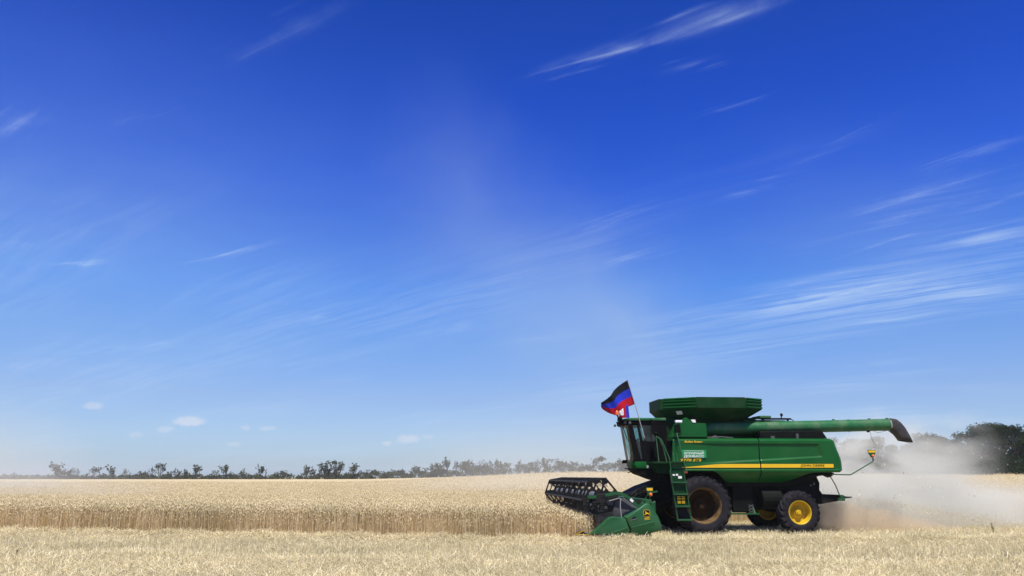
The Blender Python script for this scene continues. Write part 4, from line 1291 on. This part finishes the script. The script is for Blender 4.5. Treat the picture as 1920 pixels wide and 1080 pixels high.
def flag_mesh(top, bot, ncol, nrow, bands, wave, y0, name, mats, parent):
    def samp(poly, t):
        seg = [math.dist(poly[i], poly[i + 1]) for i in range(len(poly) - 1)]; tot = sum(seg); d = t * tot
        for i, s in enumerate(seg):
            if d <= s or i == len(seg) - 1:
                u = d / s; return (poly[i][0] + (poly[i + 1][0] - poly[i][0]) * u, poly[i][1] + (poly[i + 1][1] - poly[i][1]) * u)
            d -= s
    b = B(); vs = []
    for i in range(ncol + 1):
        t = i / ncol; a = samp(top, t); c = samp(bot, t)
        for j in range(nrow + 1):
            s = j / nrow
            x = a[0] + (c[0] - a[0]) * s; z = a[1] + (c[1] - a[1]) * s
            y = y0 + wave * math.sin(6.5 * t + 1.8 * s) * t ** 0.6 + 0.35 * wave * math.sin(17 * t + 5 * s) * t
            vs.append((x, y, z))
    for i in range(ncol):
        for j in range(nrow):
            q = i * (nrow + 1) + j
            s = (j + 0.5) / nrow
            b.f.append((q, q + 1, q + nrow + 2, q + nrow + 1)); b.mi.append(next(k for k, e in enumerate(bands) if s <= e))
    b.v = vs
    o = b.build(name, mats, parent, smooth=70)
    md = o.modifiers.new('thickness', 'SOLIDIFY'); md.thickness = 0.004
    return o


fl = empty('flag', O, HEAD)
tag(fl, 'black, blue and red striped flag flying from a pole on the cab', 'flag')
b = B(); b.tube([(-1.60, -0.89, 3.10), (-1.87, -0.86, 4.2), (-2.115, -0.83, 5.10)], [0.017, 0.015, 0.013], 8)
b.build('flag_pole', M['steel'], fl, smooth=50)
ftop = [(-2.115, 5.07), (-2.28, 4.97), (-2.45, 4.85), (-2.62, 4.68), (-2.74, 4.52), (-2.85, 4.42), (-3.06, 4.28)]
fbot = [(-1.88, 4.25), (-2.02, 4.19), (-2.14, 4.155), (-2.24, 4.10), (-2.40, 4.02), (-2.52, 3.84), (-2.77, 3.93), (-3.0, 4.10)]
flag_mesh(ftop, fbot, 40, 24, (0.33, 0.665, 1.01), 0.13, -0.83, 'cloth', [M['flag_black'], M['flag_blue'], M['flag_red']], fl)
f2 = empty('flag', O, HEAD)
tag(f2, 'small white, blue and red flag bunched on the cab roof behind the striped flag', 'flag')
b = B(); b.tube([(-2.12, -0.80, 3.76), (-2.15, -0.93, 4.22)], 0.012, 8)
b.build('flag_pole', M['steel'], f2)
cloth2 = flag_mesh([(-2.15, 4.22), (-2.22, 4.18), (-2.34, 4.08), (-2.47, 3.98)], [(-2.11, 3.77), (-2.24, 3.77), (-2.36, 3.765), (-2.46, 3.765)], 18, 18, (1.01,), 0.05, -0.97, 'cloth', [M['flag_blue']], f2)
me = cloth2.data
me.materials.append(M['flag_red']); me.materials.append(M['flag_white'])
for p in me.polygons:
    c = p.center.x
    p.material_index = 0 if c > -2.225 else (1 if c > -2.32 or p.center.z < 3.85 else 2)

# ------------------------------------------------------------------ trees
def foliage_material(name, lo, hi):
    m = bpy.data.materials.new(name); m.use_nodes = True
    t = NT(m.node_tree); t.n.clear()
    out = t.node('ShaderNodeOutputMaterial'); g_ = t.node('ShaderNodeNewGeometry')
    c = t.ramp(g_.outputs['Random Per Island'], [(0, lo), (1, hi)])
    oi = t.node('ShaderNodeObjectInfo').outputs['Random']
    c = t.mix(1.0, c, t.ramp(oi, [(0, (0.8, 0.85, 0.8)), (1, (1.2, 1.12, 1.1))]), 'MULTIPLY')
    df = t.node('ShaderNodeBsdfDiffuse'); tr = t.node('ShaderNodeBsdfTranslucent')
    t.l.new(c, df.inputs[0]); t.l.new(c, tr.inputs[0])
    mx = t.node('ShaderNodeMixShader'); mx.inputs[0].default_value = 0.25
    t.l.new(df.outputs[0], mx.inputs[1]); t.l.new(tr.outputs[0], mx.inputs[2]); t.l.new(mx.outputs[0], out.inputs[0])
    return m


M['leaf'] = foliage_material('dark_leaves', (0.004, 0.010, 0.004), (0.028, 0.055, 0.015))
M['leaf_far'] = foliage_material('haze_toned_leaves', (0.038, 0.048, 0.030), (0.10, 0.11, 0.062))  # far foliage, lightened so its colour carries part of the distance haze
M['bark'] = material('bark', (0.05, 0.042, 0.034), 0.9, var=0.3)


def leaf_cloud(r, clumps, per, size):
    """clumps: (x,y,z,rx,rz); leaf quads spread through each clump, thinner at its rim"""
    P = []
    for (x, y, z, rx, rz) in clumps:
        k = max(6, int(per * rx * rx * rz))
        d = r.normal(size=(k, 3)); d /= np.linalg.norm(d, axis=1)[:, None]
        rad = r.random(k) ** 0.45 * (0.82 + 0.3 * r.random(k))
        P.append(d * rad[:, None] * np.array([rx, rx, rz]) + np.array([x, y, z]))
    P = np.concatenate(P); k = len(P)
    a = r.normal(size=(k, 3)); a /= np.linalg.norm(a, axis=1)[:, None]
    c = r.normal(size=(k, 3)); c -= a * (a * c).sum(1)[:, None]; c /= np.linalg.norm(c, axis=1)[:, None]
    s = size * r.uniform(0.6, 1.3, k)[:, None]
    V = np.stack([P - a * s, P - c * s * 0.55, P + a * s, P + c * s * 0.55], 1).reshape(-1, 3)
    return V, np.arange(k * 4).reshape(k, 4)


def limb(b, r, p, d, L, rad, depth, tips, spread=0.55, kids=3):
    p = Vector(p); d = Vector(d).normalized()
    q1 = p + d * L * 0.5 + Vector(r.normal(0, 0.05 * L, 3)); q = p + d * L + Vector(r.normal(0, 0.08 * L, 3))
    b.tube([p, q1, q], [rad, rad * 0.8, rad * 0.6], 5, cap=False)
    if depth == 0:
        tips.append(q); return
    for k in range(kids):
        nd = d + Vector(r.normal(0, spread, 3)); nd.z += 0.15
        limb(b, r, p.lerp(q, 0.55 + 0.45 * (k + 1) / kids), nd, L * r.uniform(0.55, 0.8), rad * 0.55, depth - 1, tips, spread, kids)


def tree_proto(kind, h, seed, leaf='leaf_far'):
    """unit prototypes of the given height: returns (trunk mesh, crown mesh or None)"""
    r = np.random.default_rng(seed); b = B(); tips = []
    cl = []
    if kind == 'dense':                         # broad crown almost to the ground
        for k in range(3):
            limb(b, r, (r.normal(0, .15), r.normal(0, .15), 0), (r.normal(0, .25), r.normal(0, .25), 1), h * 0.42, 0.04 * h, 2, tips, 0.5)
        for k in range(34):
            z = r.uniform(0.12, 0.93) * h
            w = 0.40 * h * math.sin(min(1, max(0.12, 1.05 - z / h)) * 1.75) ** 0.8
            a = r.random() * 6.28; q = math.sqrt(r.random()) * w
            s = r.uniform(0.07, 0.15) * h
            cl.append((q * math.cos(a), q * math.sin(a), z, s * 1.15, s * 0.9))
        V, F = leaf_cloud(r, cl, 260, 0.15)
    elif kind in ('vase', 'round', 'oval', 'leaning', 'small'):
        sp = {'vase': 0.42, 'round': 0.5, 'oval': 0.28, 'leaning': 0.3, 'small': 0.5}[kind]
        lean = 0.30 if kind == 'leaning' else 0.0
        for k in range(4 if kind == 'vase' else 2):
            limb(b, r, (r.normal(0, .1), r.normal(0, .1), 0), (r.normal(0, sp * .6) - lean, r.normal(0, sp * .6), 1), h * (0.45 if kind != 'oval' else 0.5), 0.022 * h, 2, tips, sp)
        for t_ in tips:
            s = r.uniform(0.05, 0.10) * h * (1.25 if kind == 'vase' else 1.0)
            cl.append((t_.x, t_.y, t_.z, s, s * 1.1))
            if r.random() < (0.6 if kind != 'vase' else 1.0):
                cl.append((t_.x * .7, t_.y * .7, t_.z * 0.8, s * 1.2, s * 1.1))
        if kind in ('round', 'oval', 'leaning'):
            for k in range(9):
                z = r.uniform(0.10, 0.62) * h
                cl.append((r.normal(0, .07 * h) - lean * z * 0.4, r.normal(0, .07 * h), z, .085 * h, .10 * h))
        if kind == 'vase':
            cl = cl[:10]
            for k in range(26):
                z = r.uniform(0.28, 0.97) * h; a = r.random() * 6.28; q = (0.03 + 0.34 * z / h) * h * math.sqrt(r.random()); s = r.uniform(0.07, 0.11) * h
                cl.append((q * math.cos(a), q * math.sin(a), z, s, s * 1.15))
        if kind == 'small':
            for k in range(6):
                cl.append((r.normal(0, .18 * h), r.normal(0, .18 * h), r.uniform(.15, .5) * h, .16 * h, .15 * h))
        V, F = leaf_cloud(r, cl, 1.05 * 9000 / h ** 3 * 0.9, 0.055 * h)
    elif kind == 'cone':
        b.tube([(0, 0, 0), (0, 0, h * 0.95)], [0.03 * h, 0.005 * h], 6)
        for k in range(18):
            z = (0.1 + 0.88 * k / 17) * h; s = 0.17 * h * (1.08 - z / h) + 0.02 * h
            cl.append((r.normal(0, .02 * h), r.normal(0, .02 * h), z, s, 0.06 * h))
        V, F = leaf_cloud(r, cl, 9000 / h ** 3, 0.05 * h)
    else:                                        # bare, twiggy
        for k in range(3 if kind == 'bare' else 2):
            limb(b, r, (r.normal(0, .08 * h), r.normal(0, .08 * h), 0), (r.normal(0, .22), r.normal(0, .22), 1), h * 0.42, 0.016 * h, 3, tips, 0.42)
        V = None
        cl = [(t_.x, t_.y, t_.z, .05 * h, .05 * h) for t_ in tips]
        V, F = leaf_cloud(r, cl, 1.0, 0.03 * h)
    top = max(float(V[:, 2].max()), max(p[2] for p in b.v))
    k = h / top
    tm = b
    tm.v = [(x * (0.5 + 0.5 * k), y * (0.5 + 0.5 * k), z * k) for x, y, z in tm.v]
    V = V * np.array([0.5 + 0.5 * k, 0.5 + 0.5 * k, k])
    me = bpy.data.meshes.new('trunk'); me.from_pydata(tm.v, [], tm.f); me.materials.append(M['bark']); me.update()
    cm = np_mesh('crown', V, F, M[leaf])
    return me, cm


PROTO = {}
def proto(kind, v, leaf):
    key = (kind, v, leaf)
    if key not in PROTO:
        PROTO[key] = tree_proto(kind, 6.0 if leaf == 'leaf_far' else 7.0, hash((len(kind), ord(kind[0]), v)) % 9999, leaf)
    return PROTO[key]


def add_tree(name, x, y, h, kind, v, label, group, leaf='leaf_far', wide=1.0, rz=0.0):
    e = empty(name, (x, y, float(terrain(x, y)) - 0.05), rz)
    tag(e, label, 'tree', group)
    tm, cm = proto(kind, v, leaf)
    s = h / (6.0 if leaf == 'leaf_far' else 7.0)
    for nm, me in (('trunk', tm), ('crown', cm)):
        o = bpy.data.objects.new(nm, me); o.scale = (s * wide, s * wide, s)
        link(o, e)
    return e


def at(u, v, D):
    """point on the far ground: bearing and height as measured at depth D"""
    return (u - 960) / 1493 / 1.028 * D, D, EYE + (892 - v) * D / 1493 * 0.946


GF = 'trees along the far edge of the wheat field'
FAR = [
    (110, 865, 'vase', 1, 1.45, 'tall broad vase-shaped leafy tree at the left end of the tree line'),
    (127, 878, 'small', 1, 1.0, 'low bushy tree touching the right side of the broad vase-shaped leafy tree'),
    (140, 877, 'bare', 1, 0.8, 'thin bare tree just right of the low bushy tree at the far left'),
    (161, 886, 'small', 2, 1.1, 'short blocky bush standing in the gap before the pale bare tree on the left'),
    (179, 874, 'bare', 2, 1.2, 'pale wide bare tree standing left of the lone rounded leafy tree'),
    (209, 870, 'round', 1, 1.0, 'lone rounded leafy tree with a clear gap on both sides, left part of tree line'),
    (236, 878, 'bare', 3, 0.7, 'thin bare sapling right of the lone rounded leafy tree'),
    (258, 885, 'small', 3, 0.9, 'short bush left of a slightly taller bush in the left part of the tree line'),
    (269, 882, 'small', 1, 0.9, 'slightly taller bush close left of the leaning bare tree'),
    (284, 874, 'bare', 1, 0.8, 'leaning bare tree left of the tallest bare tree'),
    (297, 867, 'bare', 3, 1.0, 'tallest spreading bare tree in the left half of the tree line'),
    (315, 883, 'small', 2, 0.9, 'low leafy bush right of the tallest bare tree on the left'),
    (332, 877, 'oval', 2, 1.1, 'mid height leafy tree with two tops before the tall upright tree'),
    (349, 878, 'round', 2, 0.8, 'small round leafy tree just left of a tall upright tree'),
    (364, 870, 'oval', 1, 1.4, 'tall upright dense leafy tree among smaller ones, left half of tree line'),
    (405, 881, 'bare', 2, 0.8, 'low twiggy tree left of the slim leafy tree'),
    (422, 870, 'leaning', 1, 1.0, 'slim irregular leafy tree with a low round bush on its right'),
    (433, 883, 'small', 3, 0.9, 'low round bush right of the slim irregular leafy tree'),
    (454, 877, 'bare', 3, 0.6, 'thin spindly tree alone left of the oval crowned tree'),
    (486, 869, 'oval', 2, 0.95, 'single oval crowned tree standing clear above the low scrub'),
    (498, 879, 'cone', 1, 0.7, 'narrow pointed little tree right beside the oval crowned tree'),
    (572, 870, 'leaning', 2, 1.0, 'leaning leafy tree left of the big twin trees'),
    (584, 874, 'round', 1, 0.7, 'smaller tree touching the right of the leaning leafy tree'),
    (599, 874, 'oval', 2, 0.6, 'narrow tree close left of the big twin trees'),
    (614, 861, 'vase', 2, 1.0, 'left one of the two big twin trees in the middle of the tree line'),
    (630, 863, 'vase', 3, 1.0, 'right one of the two big twin trees in the middle of the tree line'),
    (657, 867, 'round', 3, 0.85, 'rounded leafy tree right of the big twin trees'),
    (686, 880, 'small', 1, 1.1, 'low bushy tree where the scrub starts to rise, right of the rounded leafy tree'),
    (754, 877, 'cone', 1, 0.9, 'small pointed conifer-like tree sticking up from the scrub'),
    (812, 866, 'bare', 1, 0.9, 'bare twiggy tree left of the tall round crowned tree'),
    (825, 867, 'small', 2, 1.0, 'bushy leafy tree tucked between the bare twiggy tree and tall round crown'),
    (837, 856, 'oval', 1, 0.95, 'tall tree with a compact round crown, highest left of the harvester'),
    (856, 862, 'bare', 2, 0.6, 'slender bare tree right of the tall compact round crown'),
    (873, 861, 'bare', 3, 0.9, 'bare many-stemmed tree second to the right of the tall compact crown'),
    (891, 864, 'round', 2, 0.9, 'sparse rounded tree between two bare trees right of the tall compact crown'),
    (912, 861, 'bare', 1, 1.0, 'wide bare tree right of the sparse rounded tree'),
    (934, 859, 'round', 3, 0.9, 'half leafy tall tree with bare twigs at its top, left of the forked bare tree'),
    (952, 866, 'bare', 2, 0.8, 'low bare tree just left of the forked bare tree'),
    (970, 860, 'bare', 3, 0.6, 'forked bare tree standing by itself left of the reel'),
    (1008, 860, 'bare', 1, 0.8, 'bare tree close left of the loose leafy tree above the reel'),
    (1022, 856, 'leaning', 1, 0.7, 'loose leafy tall tree above the left end of the reel'),
    (1056, 862, 'bare', 2, 1.2, 'low spreading bare tree fading in dust above the reel'),
    (1168, 862, 'small', 2, 1.0, 'dust veiled leafy tree right beside the cab windscreen'),
]
for i, (u, v, kind, pv, wide, lab) in enumerate(FAR):
    D = 276 + ((i * 37) % 11) * 0.9
    x, y, z = at(u, v, D)
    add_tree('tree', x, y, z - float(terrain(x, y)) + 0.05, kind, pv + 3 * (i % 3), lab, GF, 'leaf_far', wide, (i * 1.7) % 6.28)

GW = 'dense trees of the wood behind the harvester'
WOOD = [
    (1572, 818, 0, 'dense tree directly behind the rear of the harvester body'),
    (1604, 820, 1, 'dust veiled tree next right of the harvester rear'),
    (1640, 816, 2, 'round topped tree half hidden in dust below the middle of the unloading tube'),
    (1676, 832, 3, 'low tree buried in thick dust left of the tube spout'),
    (1712, 824, 0, 'dusty tree right under the tube spout'),
    (1740, 808, 1, 'round dark tree rising above the dust just right of the spout'),
    (1768, 813, 2, 'dark tree right of the round one beside the spout'),
    (1795, 822, 3, 'low dark tree in the dip before the tall trees'),
    (1818, 806, 0, 'stepped dark tree leading up to the tallest tree'),
    (1852, 789, 1, 'tallest dark green tree near the right edge of the wood'),
    (1884, 790, 2, 'tall dark tree right of the tallest one'),
    (1916, 793, 3, 'big dark tree at the right border of the photo'),
    (1955, 797, 0, 'dark tree last on the right, cut by the border'),
]
for i, (u, v, pv, lab) in enumerate(WOOD):
    D = 118 + (i * 5 % 4) * 2.5
    x, y, z = at(u, v, D)
    add_tree('broadleaf_tree', x, y, z - float(terrain(x, y)) + 0.05, 'dense', pv, lab, GW, 'leaf', 1.12 if i != 9 else 1.0, i * 2.1)

# undergrowth at the foot of the wood, and the long band of scrub on the far field edge
r = np.random.default_rng(21)
cl = []
for k in range(150):
    u = r.uniform(1555, 2080); D = r.uniform(112, 128); x = (u - 960) / 1493 / 1.028 * D
    cl.append((x, D, float(terrain(x, D)) + r.uniform(0.3, 2.6), r.uniform(0.9, 1.6), r.uniform(0.7, 1.3)))
V, F = leaf_cloud(r, cl, 75, 0.17)
o = link(bpy.data.objects.new('undergrowth', np_mesh('undergrowth', V, F, M['leaf'])))
tag(o, 'dark tangled undergrowth filling the foot of the wood', 'undergrowth', kind='stuff')
cl = []
for k in range(1350):
    u = r.uniform(-60, 1560); D = r.uniform(281, 292); x = (u - 960) / 1493 / 1.028 * D
    top = np.interp(u, [-60, 60, 200, 480, 560, 700, 780, 900, 1050, 1250, 1560], [894, 893, 892, 889, 888, 886, 881, 876, 873, 868, 860])
    hmax = (897 - top) * D / 1493 * 0.946 * (0.80 + 0.42 * math.sin(u * 0.11) * math.sin(u * 0.037 + 1) + 0.12 * math.sin(u * 0.31))
    g0 = float(terrain(x, D))
    zt = max(0.6, hmax + 1.0 - 0.9 * g0 * 0)
    cl.append((x, D, g0 + r.uniform(0.1, 1.0) * zt, r.uniform(0.9, 1.7), r.uniform(0.6, 1.1)))
V, F = leaf_cloud(r, cl, 22, 0.36)
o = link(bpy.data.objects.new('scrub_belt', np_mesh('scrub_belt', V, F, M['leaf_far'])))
tag(o, 'low grey green scrub running along the far field edge', 'scrub', kind='stuff')

# weeds on the stubble
M['weed'] = foliage_material('weed_leaves', (0.05, 0.09, 0.02), (0.14, 0.20, 0.06))
def weed(x, y, h, label, seed):
    r = np.random.default_rng(seed); b = B()
    e = empty('weed_plant', (x, y, float(terrain(x, y)))); tag(e, label, 'weed')
    p = [(0, 0, 0), (-0.02 * h, 0, h * .5), (-0.12 * h, 0, h)]
    b.tube(p, [0.008, 0.007, 0.004], 5)
    vs = []; fs = []
    for k in range(26):
        t = 0.25 + 0.75 * k / 25; a = r.random() * 6.28; L = h * 0.20 * (1.1 - t * 0.6)
        c = Vector((-0.12 * h * t * t, 0, h * t)); d = Vector((math.cos(a), math.sin(a), 0.6)) * L; s = Vector((-math.sin(a), math.cos(a), 0)) * 0.018
        o_ = len(vs); vs += [c, c + d * .5 + s, c + d, c + d * .5 - s]; fs.append((o_, o_ + 1, o_ + 2, o_ + 3))
    b.build('stem', M['weed'], e)
    b2 = B(); b2.add(vs, fs); b2.build('leaves', M['weed'], e, fix=False)


weed(15.3, 26.4, 0.38, 'tall green weed sprig standing in the stubble right of the harvester', 1)
weed(16.3, 26.0, 0.16, 'small green weed tuft beside the tall sprig', 2)
weed(-11.6, 19.6, 0.14, 'little green weed tuft among the stubble at lower left', 3)

# ------------------------------------------------------------------ chaff, dust, haze
lift = np.random.default_rng(5)
n = 26000
t = lift.random(n) ** 0.8
lx = 5.2 + t * 6.0 + lift.normal(0, 0.25, n)
top = 1.12 - 0.95 * t ** 1.4
lz = top * (1 - lift.random(n) ** 1.6) + lift.normal(0, 0.05, n) + 0.05
ly = lift.normal(0, 0.55 + 1.0 * t, n)
k = lz > 0.03
lx, ly, lz = lx[k], ly[k], lz[k]
x, y = to_world(lx, ly); n = len(x)
V, F = blades(x, y, lz, lift.uniform(0.008, 0.028, n), lift.uniform(0.004, 0.009, n), lift.random(n) * 3.14, lift.random(n) * 6.28, lift.random(n) * 3.14, None, None, 1.0)
ch = link(bpy.data.objects.new('chaff', np_mesh('chaff', V, F, M['ear'])))
tag(ch, 'straw chaff flying out behind the harvester', 'chaff', kind='stuff')
n = 700                                            # single flecks floating higher in the dust
lx = 5.2 + lift.random(n) ** 1.2 * 9.0; ly = lift.uniform(-1.5, 5, n); lz = lift.random(n) ** 1.2 * 3.2 + 0.2
k = lz < 3.6 - 0.32 * np.maximum(0, lx - 9.0); x, y = to_world(lx[k], ly[k]); lz = lz[k]; n = len(x)
V, F = blades(x, y, lz, lift.uniform(0.02, 0.07, n), lift.uniform(0.012, 0.03, n), lift.random(n) * 3.14, lift.random(n) * 6.28, lift.random(n) * 3.14, None, None, 1.0)
fk = link(bpy.data.objects.new('floating_chaff', np_mesh('floating_chaff', V, F, M['straw'])))
tag(fk, 'pale flecks of chaff floating in the dust cloud', 'chaff', kind='stuff')


def dust_volume(name, size, loc, rz, dens_fn, color, aniso, label, step=1.0):
    """closed box of drifting dust; the density fades to nothing before its faces"""
    b = B(); b.box(-1, 1, -1, 1, -1, 1)
    m = bpy.data.materials.new(name); m.use_nodes = True
    t = NT(m.node_tree); t.n.clear()
    out = t.node('ShaderNodeOutputMaterial')
    v = t.node('ShaderNodeVolumePrincipled')
    v.inputs['Color'].default_value = (*color, 1); v.inputs['Anisotropy'].default_value = aniso
    v.inputs['Density Attribute'].default_value = ''
    oc = t.node('ShaderNodeTexCoord').outputs['Object']
    t.put(v.inputs['Density'], dens_fn(t, oc))
    t.l.new(v.outputs[0], out.inputs['Volume'])
    m.cycles.volume_step_rate = step
    o = b.build(name, m)
    o.location = loc; o.rotation_euler = (0, 0, rz); o.scale = size
    tag(o, label, 'dust', kind='stuff')
    return o


def plume(t, oc):
    """object space -1..1: x back from the machine, y away, z up"""
    s = t.node('ShaderNodeSeparateXYZ'); t.l.new(oc, s.inputs[0]); X, Y, Z = s.outputs
    n1 = t.noise(t.mapping(oc, scale=(2.8, 1.6, 1.6)), 1.0, 5, 0.6, 0.4)
    n2 = t.noise(t.mapping(oc, loc=(3, 1, 7), rot=(0, 0.5, 0), scale=(2.6, 0.9, 1.9)), 1.0, 5, 0.6, 0.5)
    w = t.m('MULTIPLY', t.m('SUBTRACT', n1, 0.5), 1.5)
    # top of the plume: rises fast behind the machine, sinks to the right
    rise = t.maprange(X, -0.98, -0.10, 0.05, 0.62)
    fall = t.maprange(X, -0.05, 0.85, 0.0, 1.75)
    topz = t.m('SUBTRACT', t.m('ADD', t.m('SUBTRACT', rise, fall), w), 0.0)
    fz = t.maprange(t.m('SUBTRACT', topz, Z), -0.25, 0.55)
    fx = t.m('MULTIPLY', t.maprange(X, -1.0, -0.86), t.maprange(X, 1.0, 0.62))
    fy = t.m('MULTIPLY', t.maprange(Y, -1.0, -0.6), t.maprange(Y, 1.0, 0.5))
    fb = t.maprange(Z, 1.0, 0.8)
    core = t.m('MAXIMUM', t.maprange(n2, 0.40, 0.58, 0.12, 1.15), t.maprange(Z, -0.35, -0.7, 0.0, 0.75))
    lowb = t.maprange(Z, -0.2, -0.75, 0.65, 1.25)
    d = t.m('MULTIPLY', t.m('MULTIPLY', fz, t.m('MULTIPLY', fx, t.maprange(X, 0.48, 0.02))), t.m('MULTIPLY', fy, fb))
    blanket = t.m('MULTIPLY', t.m('MULTIPLY', fx, fy), t.m('MULTIPLY', t.maprange(t.m('ADD', Z, t.m('MULTIPLY', w, 0.35)), -0.28, -0.68), t.m('MULTIPLY', t.maprange(n1, 0.3, 0.6, 0.6, 1.1), 0.34)))
    return t.m('ADD', blanket, t.m('MULTIPLY', t.m('MULTIPLY', d, lowb), t.m('MULTIPLY', core, 0.62)))


cx_, cyy = to_world(10.7, 3.9)
dust_volume('dust_cloud', (6.2, 4.4, 2.5), (cx_, cyy, 2.45), HEAD, plume, (0.875, 0.868, 0.79), -0.16, 'thick pale dust billowing behind the harvester', 1.0)


def spray(t, oc):
    s = t.node('ShaderNodeSeparateXYZ'); t.l.new(oc, s.inputs[0]); X, Y, Z = s.outputs
    n1 = t.noise(t.mapping(oc, scale=(4, 2, 2)), 1.0, 5, 0.6)
    topz = t.m('ADD', t.maprange(X, -1.0, 0.9, 0.62, -0.95, False), t.m('MULTIPLY', t.m('SUBTRACT', n1, 0.5), 0.9))
    fz = t.maprange(t.m('SUBTRACT', topz, Z), -0.15, 0.35)
    fx = t.m('MULTIPLY', t.maprange(X, -1.0, -0.93), t.maprange(X, 1.0, 0.2))
    fy = t.m('MULTIPLY', t.maprange(Y, -1.0, -0.5), t.maprange(Y, 1.0, 0.5))
    return t.m('MULTIPLY', t.m('MULTIPLY', t.m('MULTIPLY', fz, fx), fy), t.m('MULTIPLY', t.maprange(n1, 0.3, 0.7, 0.4, 1.35), 0.85))


cx_, cyy = to_world(7.3, 0.1)
dust_volume('chaff_spray', (3.0, 1.5, 0.75), (cx_, cyy, 0.76), HEAD, spray, (0.84, 0.70, 0.51), -0.1, 'brown spray of chaff and dust leaving the straw spreader', 1.0)


def drift(amount):
    def fn(t, oc):
        n1 = t.noise(t.mapping(oc, scale=(1.6, 0.8, 1.0)), 1.0, 4, 0.55)
        s = t.node('ShaderNodeSeparateXYZ'); t.l.new(oc, s.inputs[0]); X, Y, Z = s.outputs
        ln = t.node('ShaderNodeVectorMath', operation='LENGTH')
        t.l.new(t.mapping(oc, loc=(0, 0, 0.5), scale=(1, 1, 0.62)), ln.inputs[0])
        f = t.maprange(ln.outputs['Value'], 0.95, 0.15)
        return t.m('MULTIPLY', t.m('MULTIPLY', f, t.maprange(n1, 0.3, 0.65, 0.25, 1.0)), amount)
    return fn


PALE = (0.87, 0.86, 0.80)
dust_volume('dust_cloud', (17, 14, 5.0), (3.0, 60.0, 4.6), 0.0, drift(0.030), PALE, -0.2, 'thin dust veil drifting over the wheat behind the reel and cab', 1.5)
dust_volume('dust_cloud', (18, 16, 7.0), (-52.0, 74.0, 6.4), 0.0, drift(0.045), PALE, -0.2, 'faint dust haze at the far left end of the field', 1.5)
dust_volume('dust_cloud', (10, 6, 1.4), (-26.0, 46.0, 1.9), 0.0, drift(0.06), PALE, -0.2, 'low wisp of dust over the wheat at the left', 1.5)

b = B(); b.box(-1600, 1600, -80, 1600, -3.0, 16.0)
m = bpy.data.materials.new('haze'); m.use_nodes = True
t = NT(m.node_tree); t.n.clear()
out = t.node('ShaderNodeOutputMaterial'); v = t.node('ShaderNodeVolumePrincipled')
v.inputs['Color'].default_value = (0.84, 0.90, 0.98, 1); v.inputs['Density'].default_value = 0.0002; v.inputs['Anisotropy'].default_value = 0.0
v.inputs['Density Attribute'].default_value = ''
t.l.new(v.outputs[0], out.inputs['Volume'])
hz = b.build('haze', m)
tag(hz, kind='stuff')
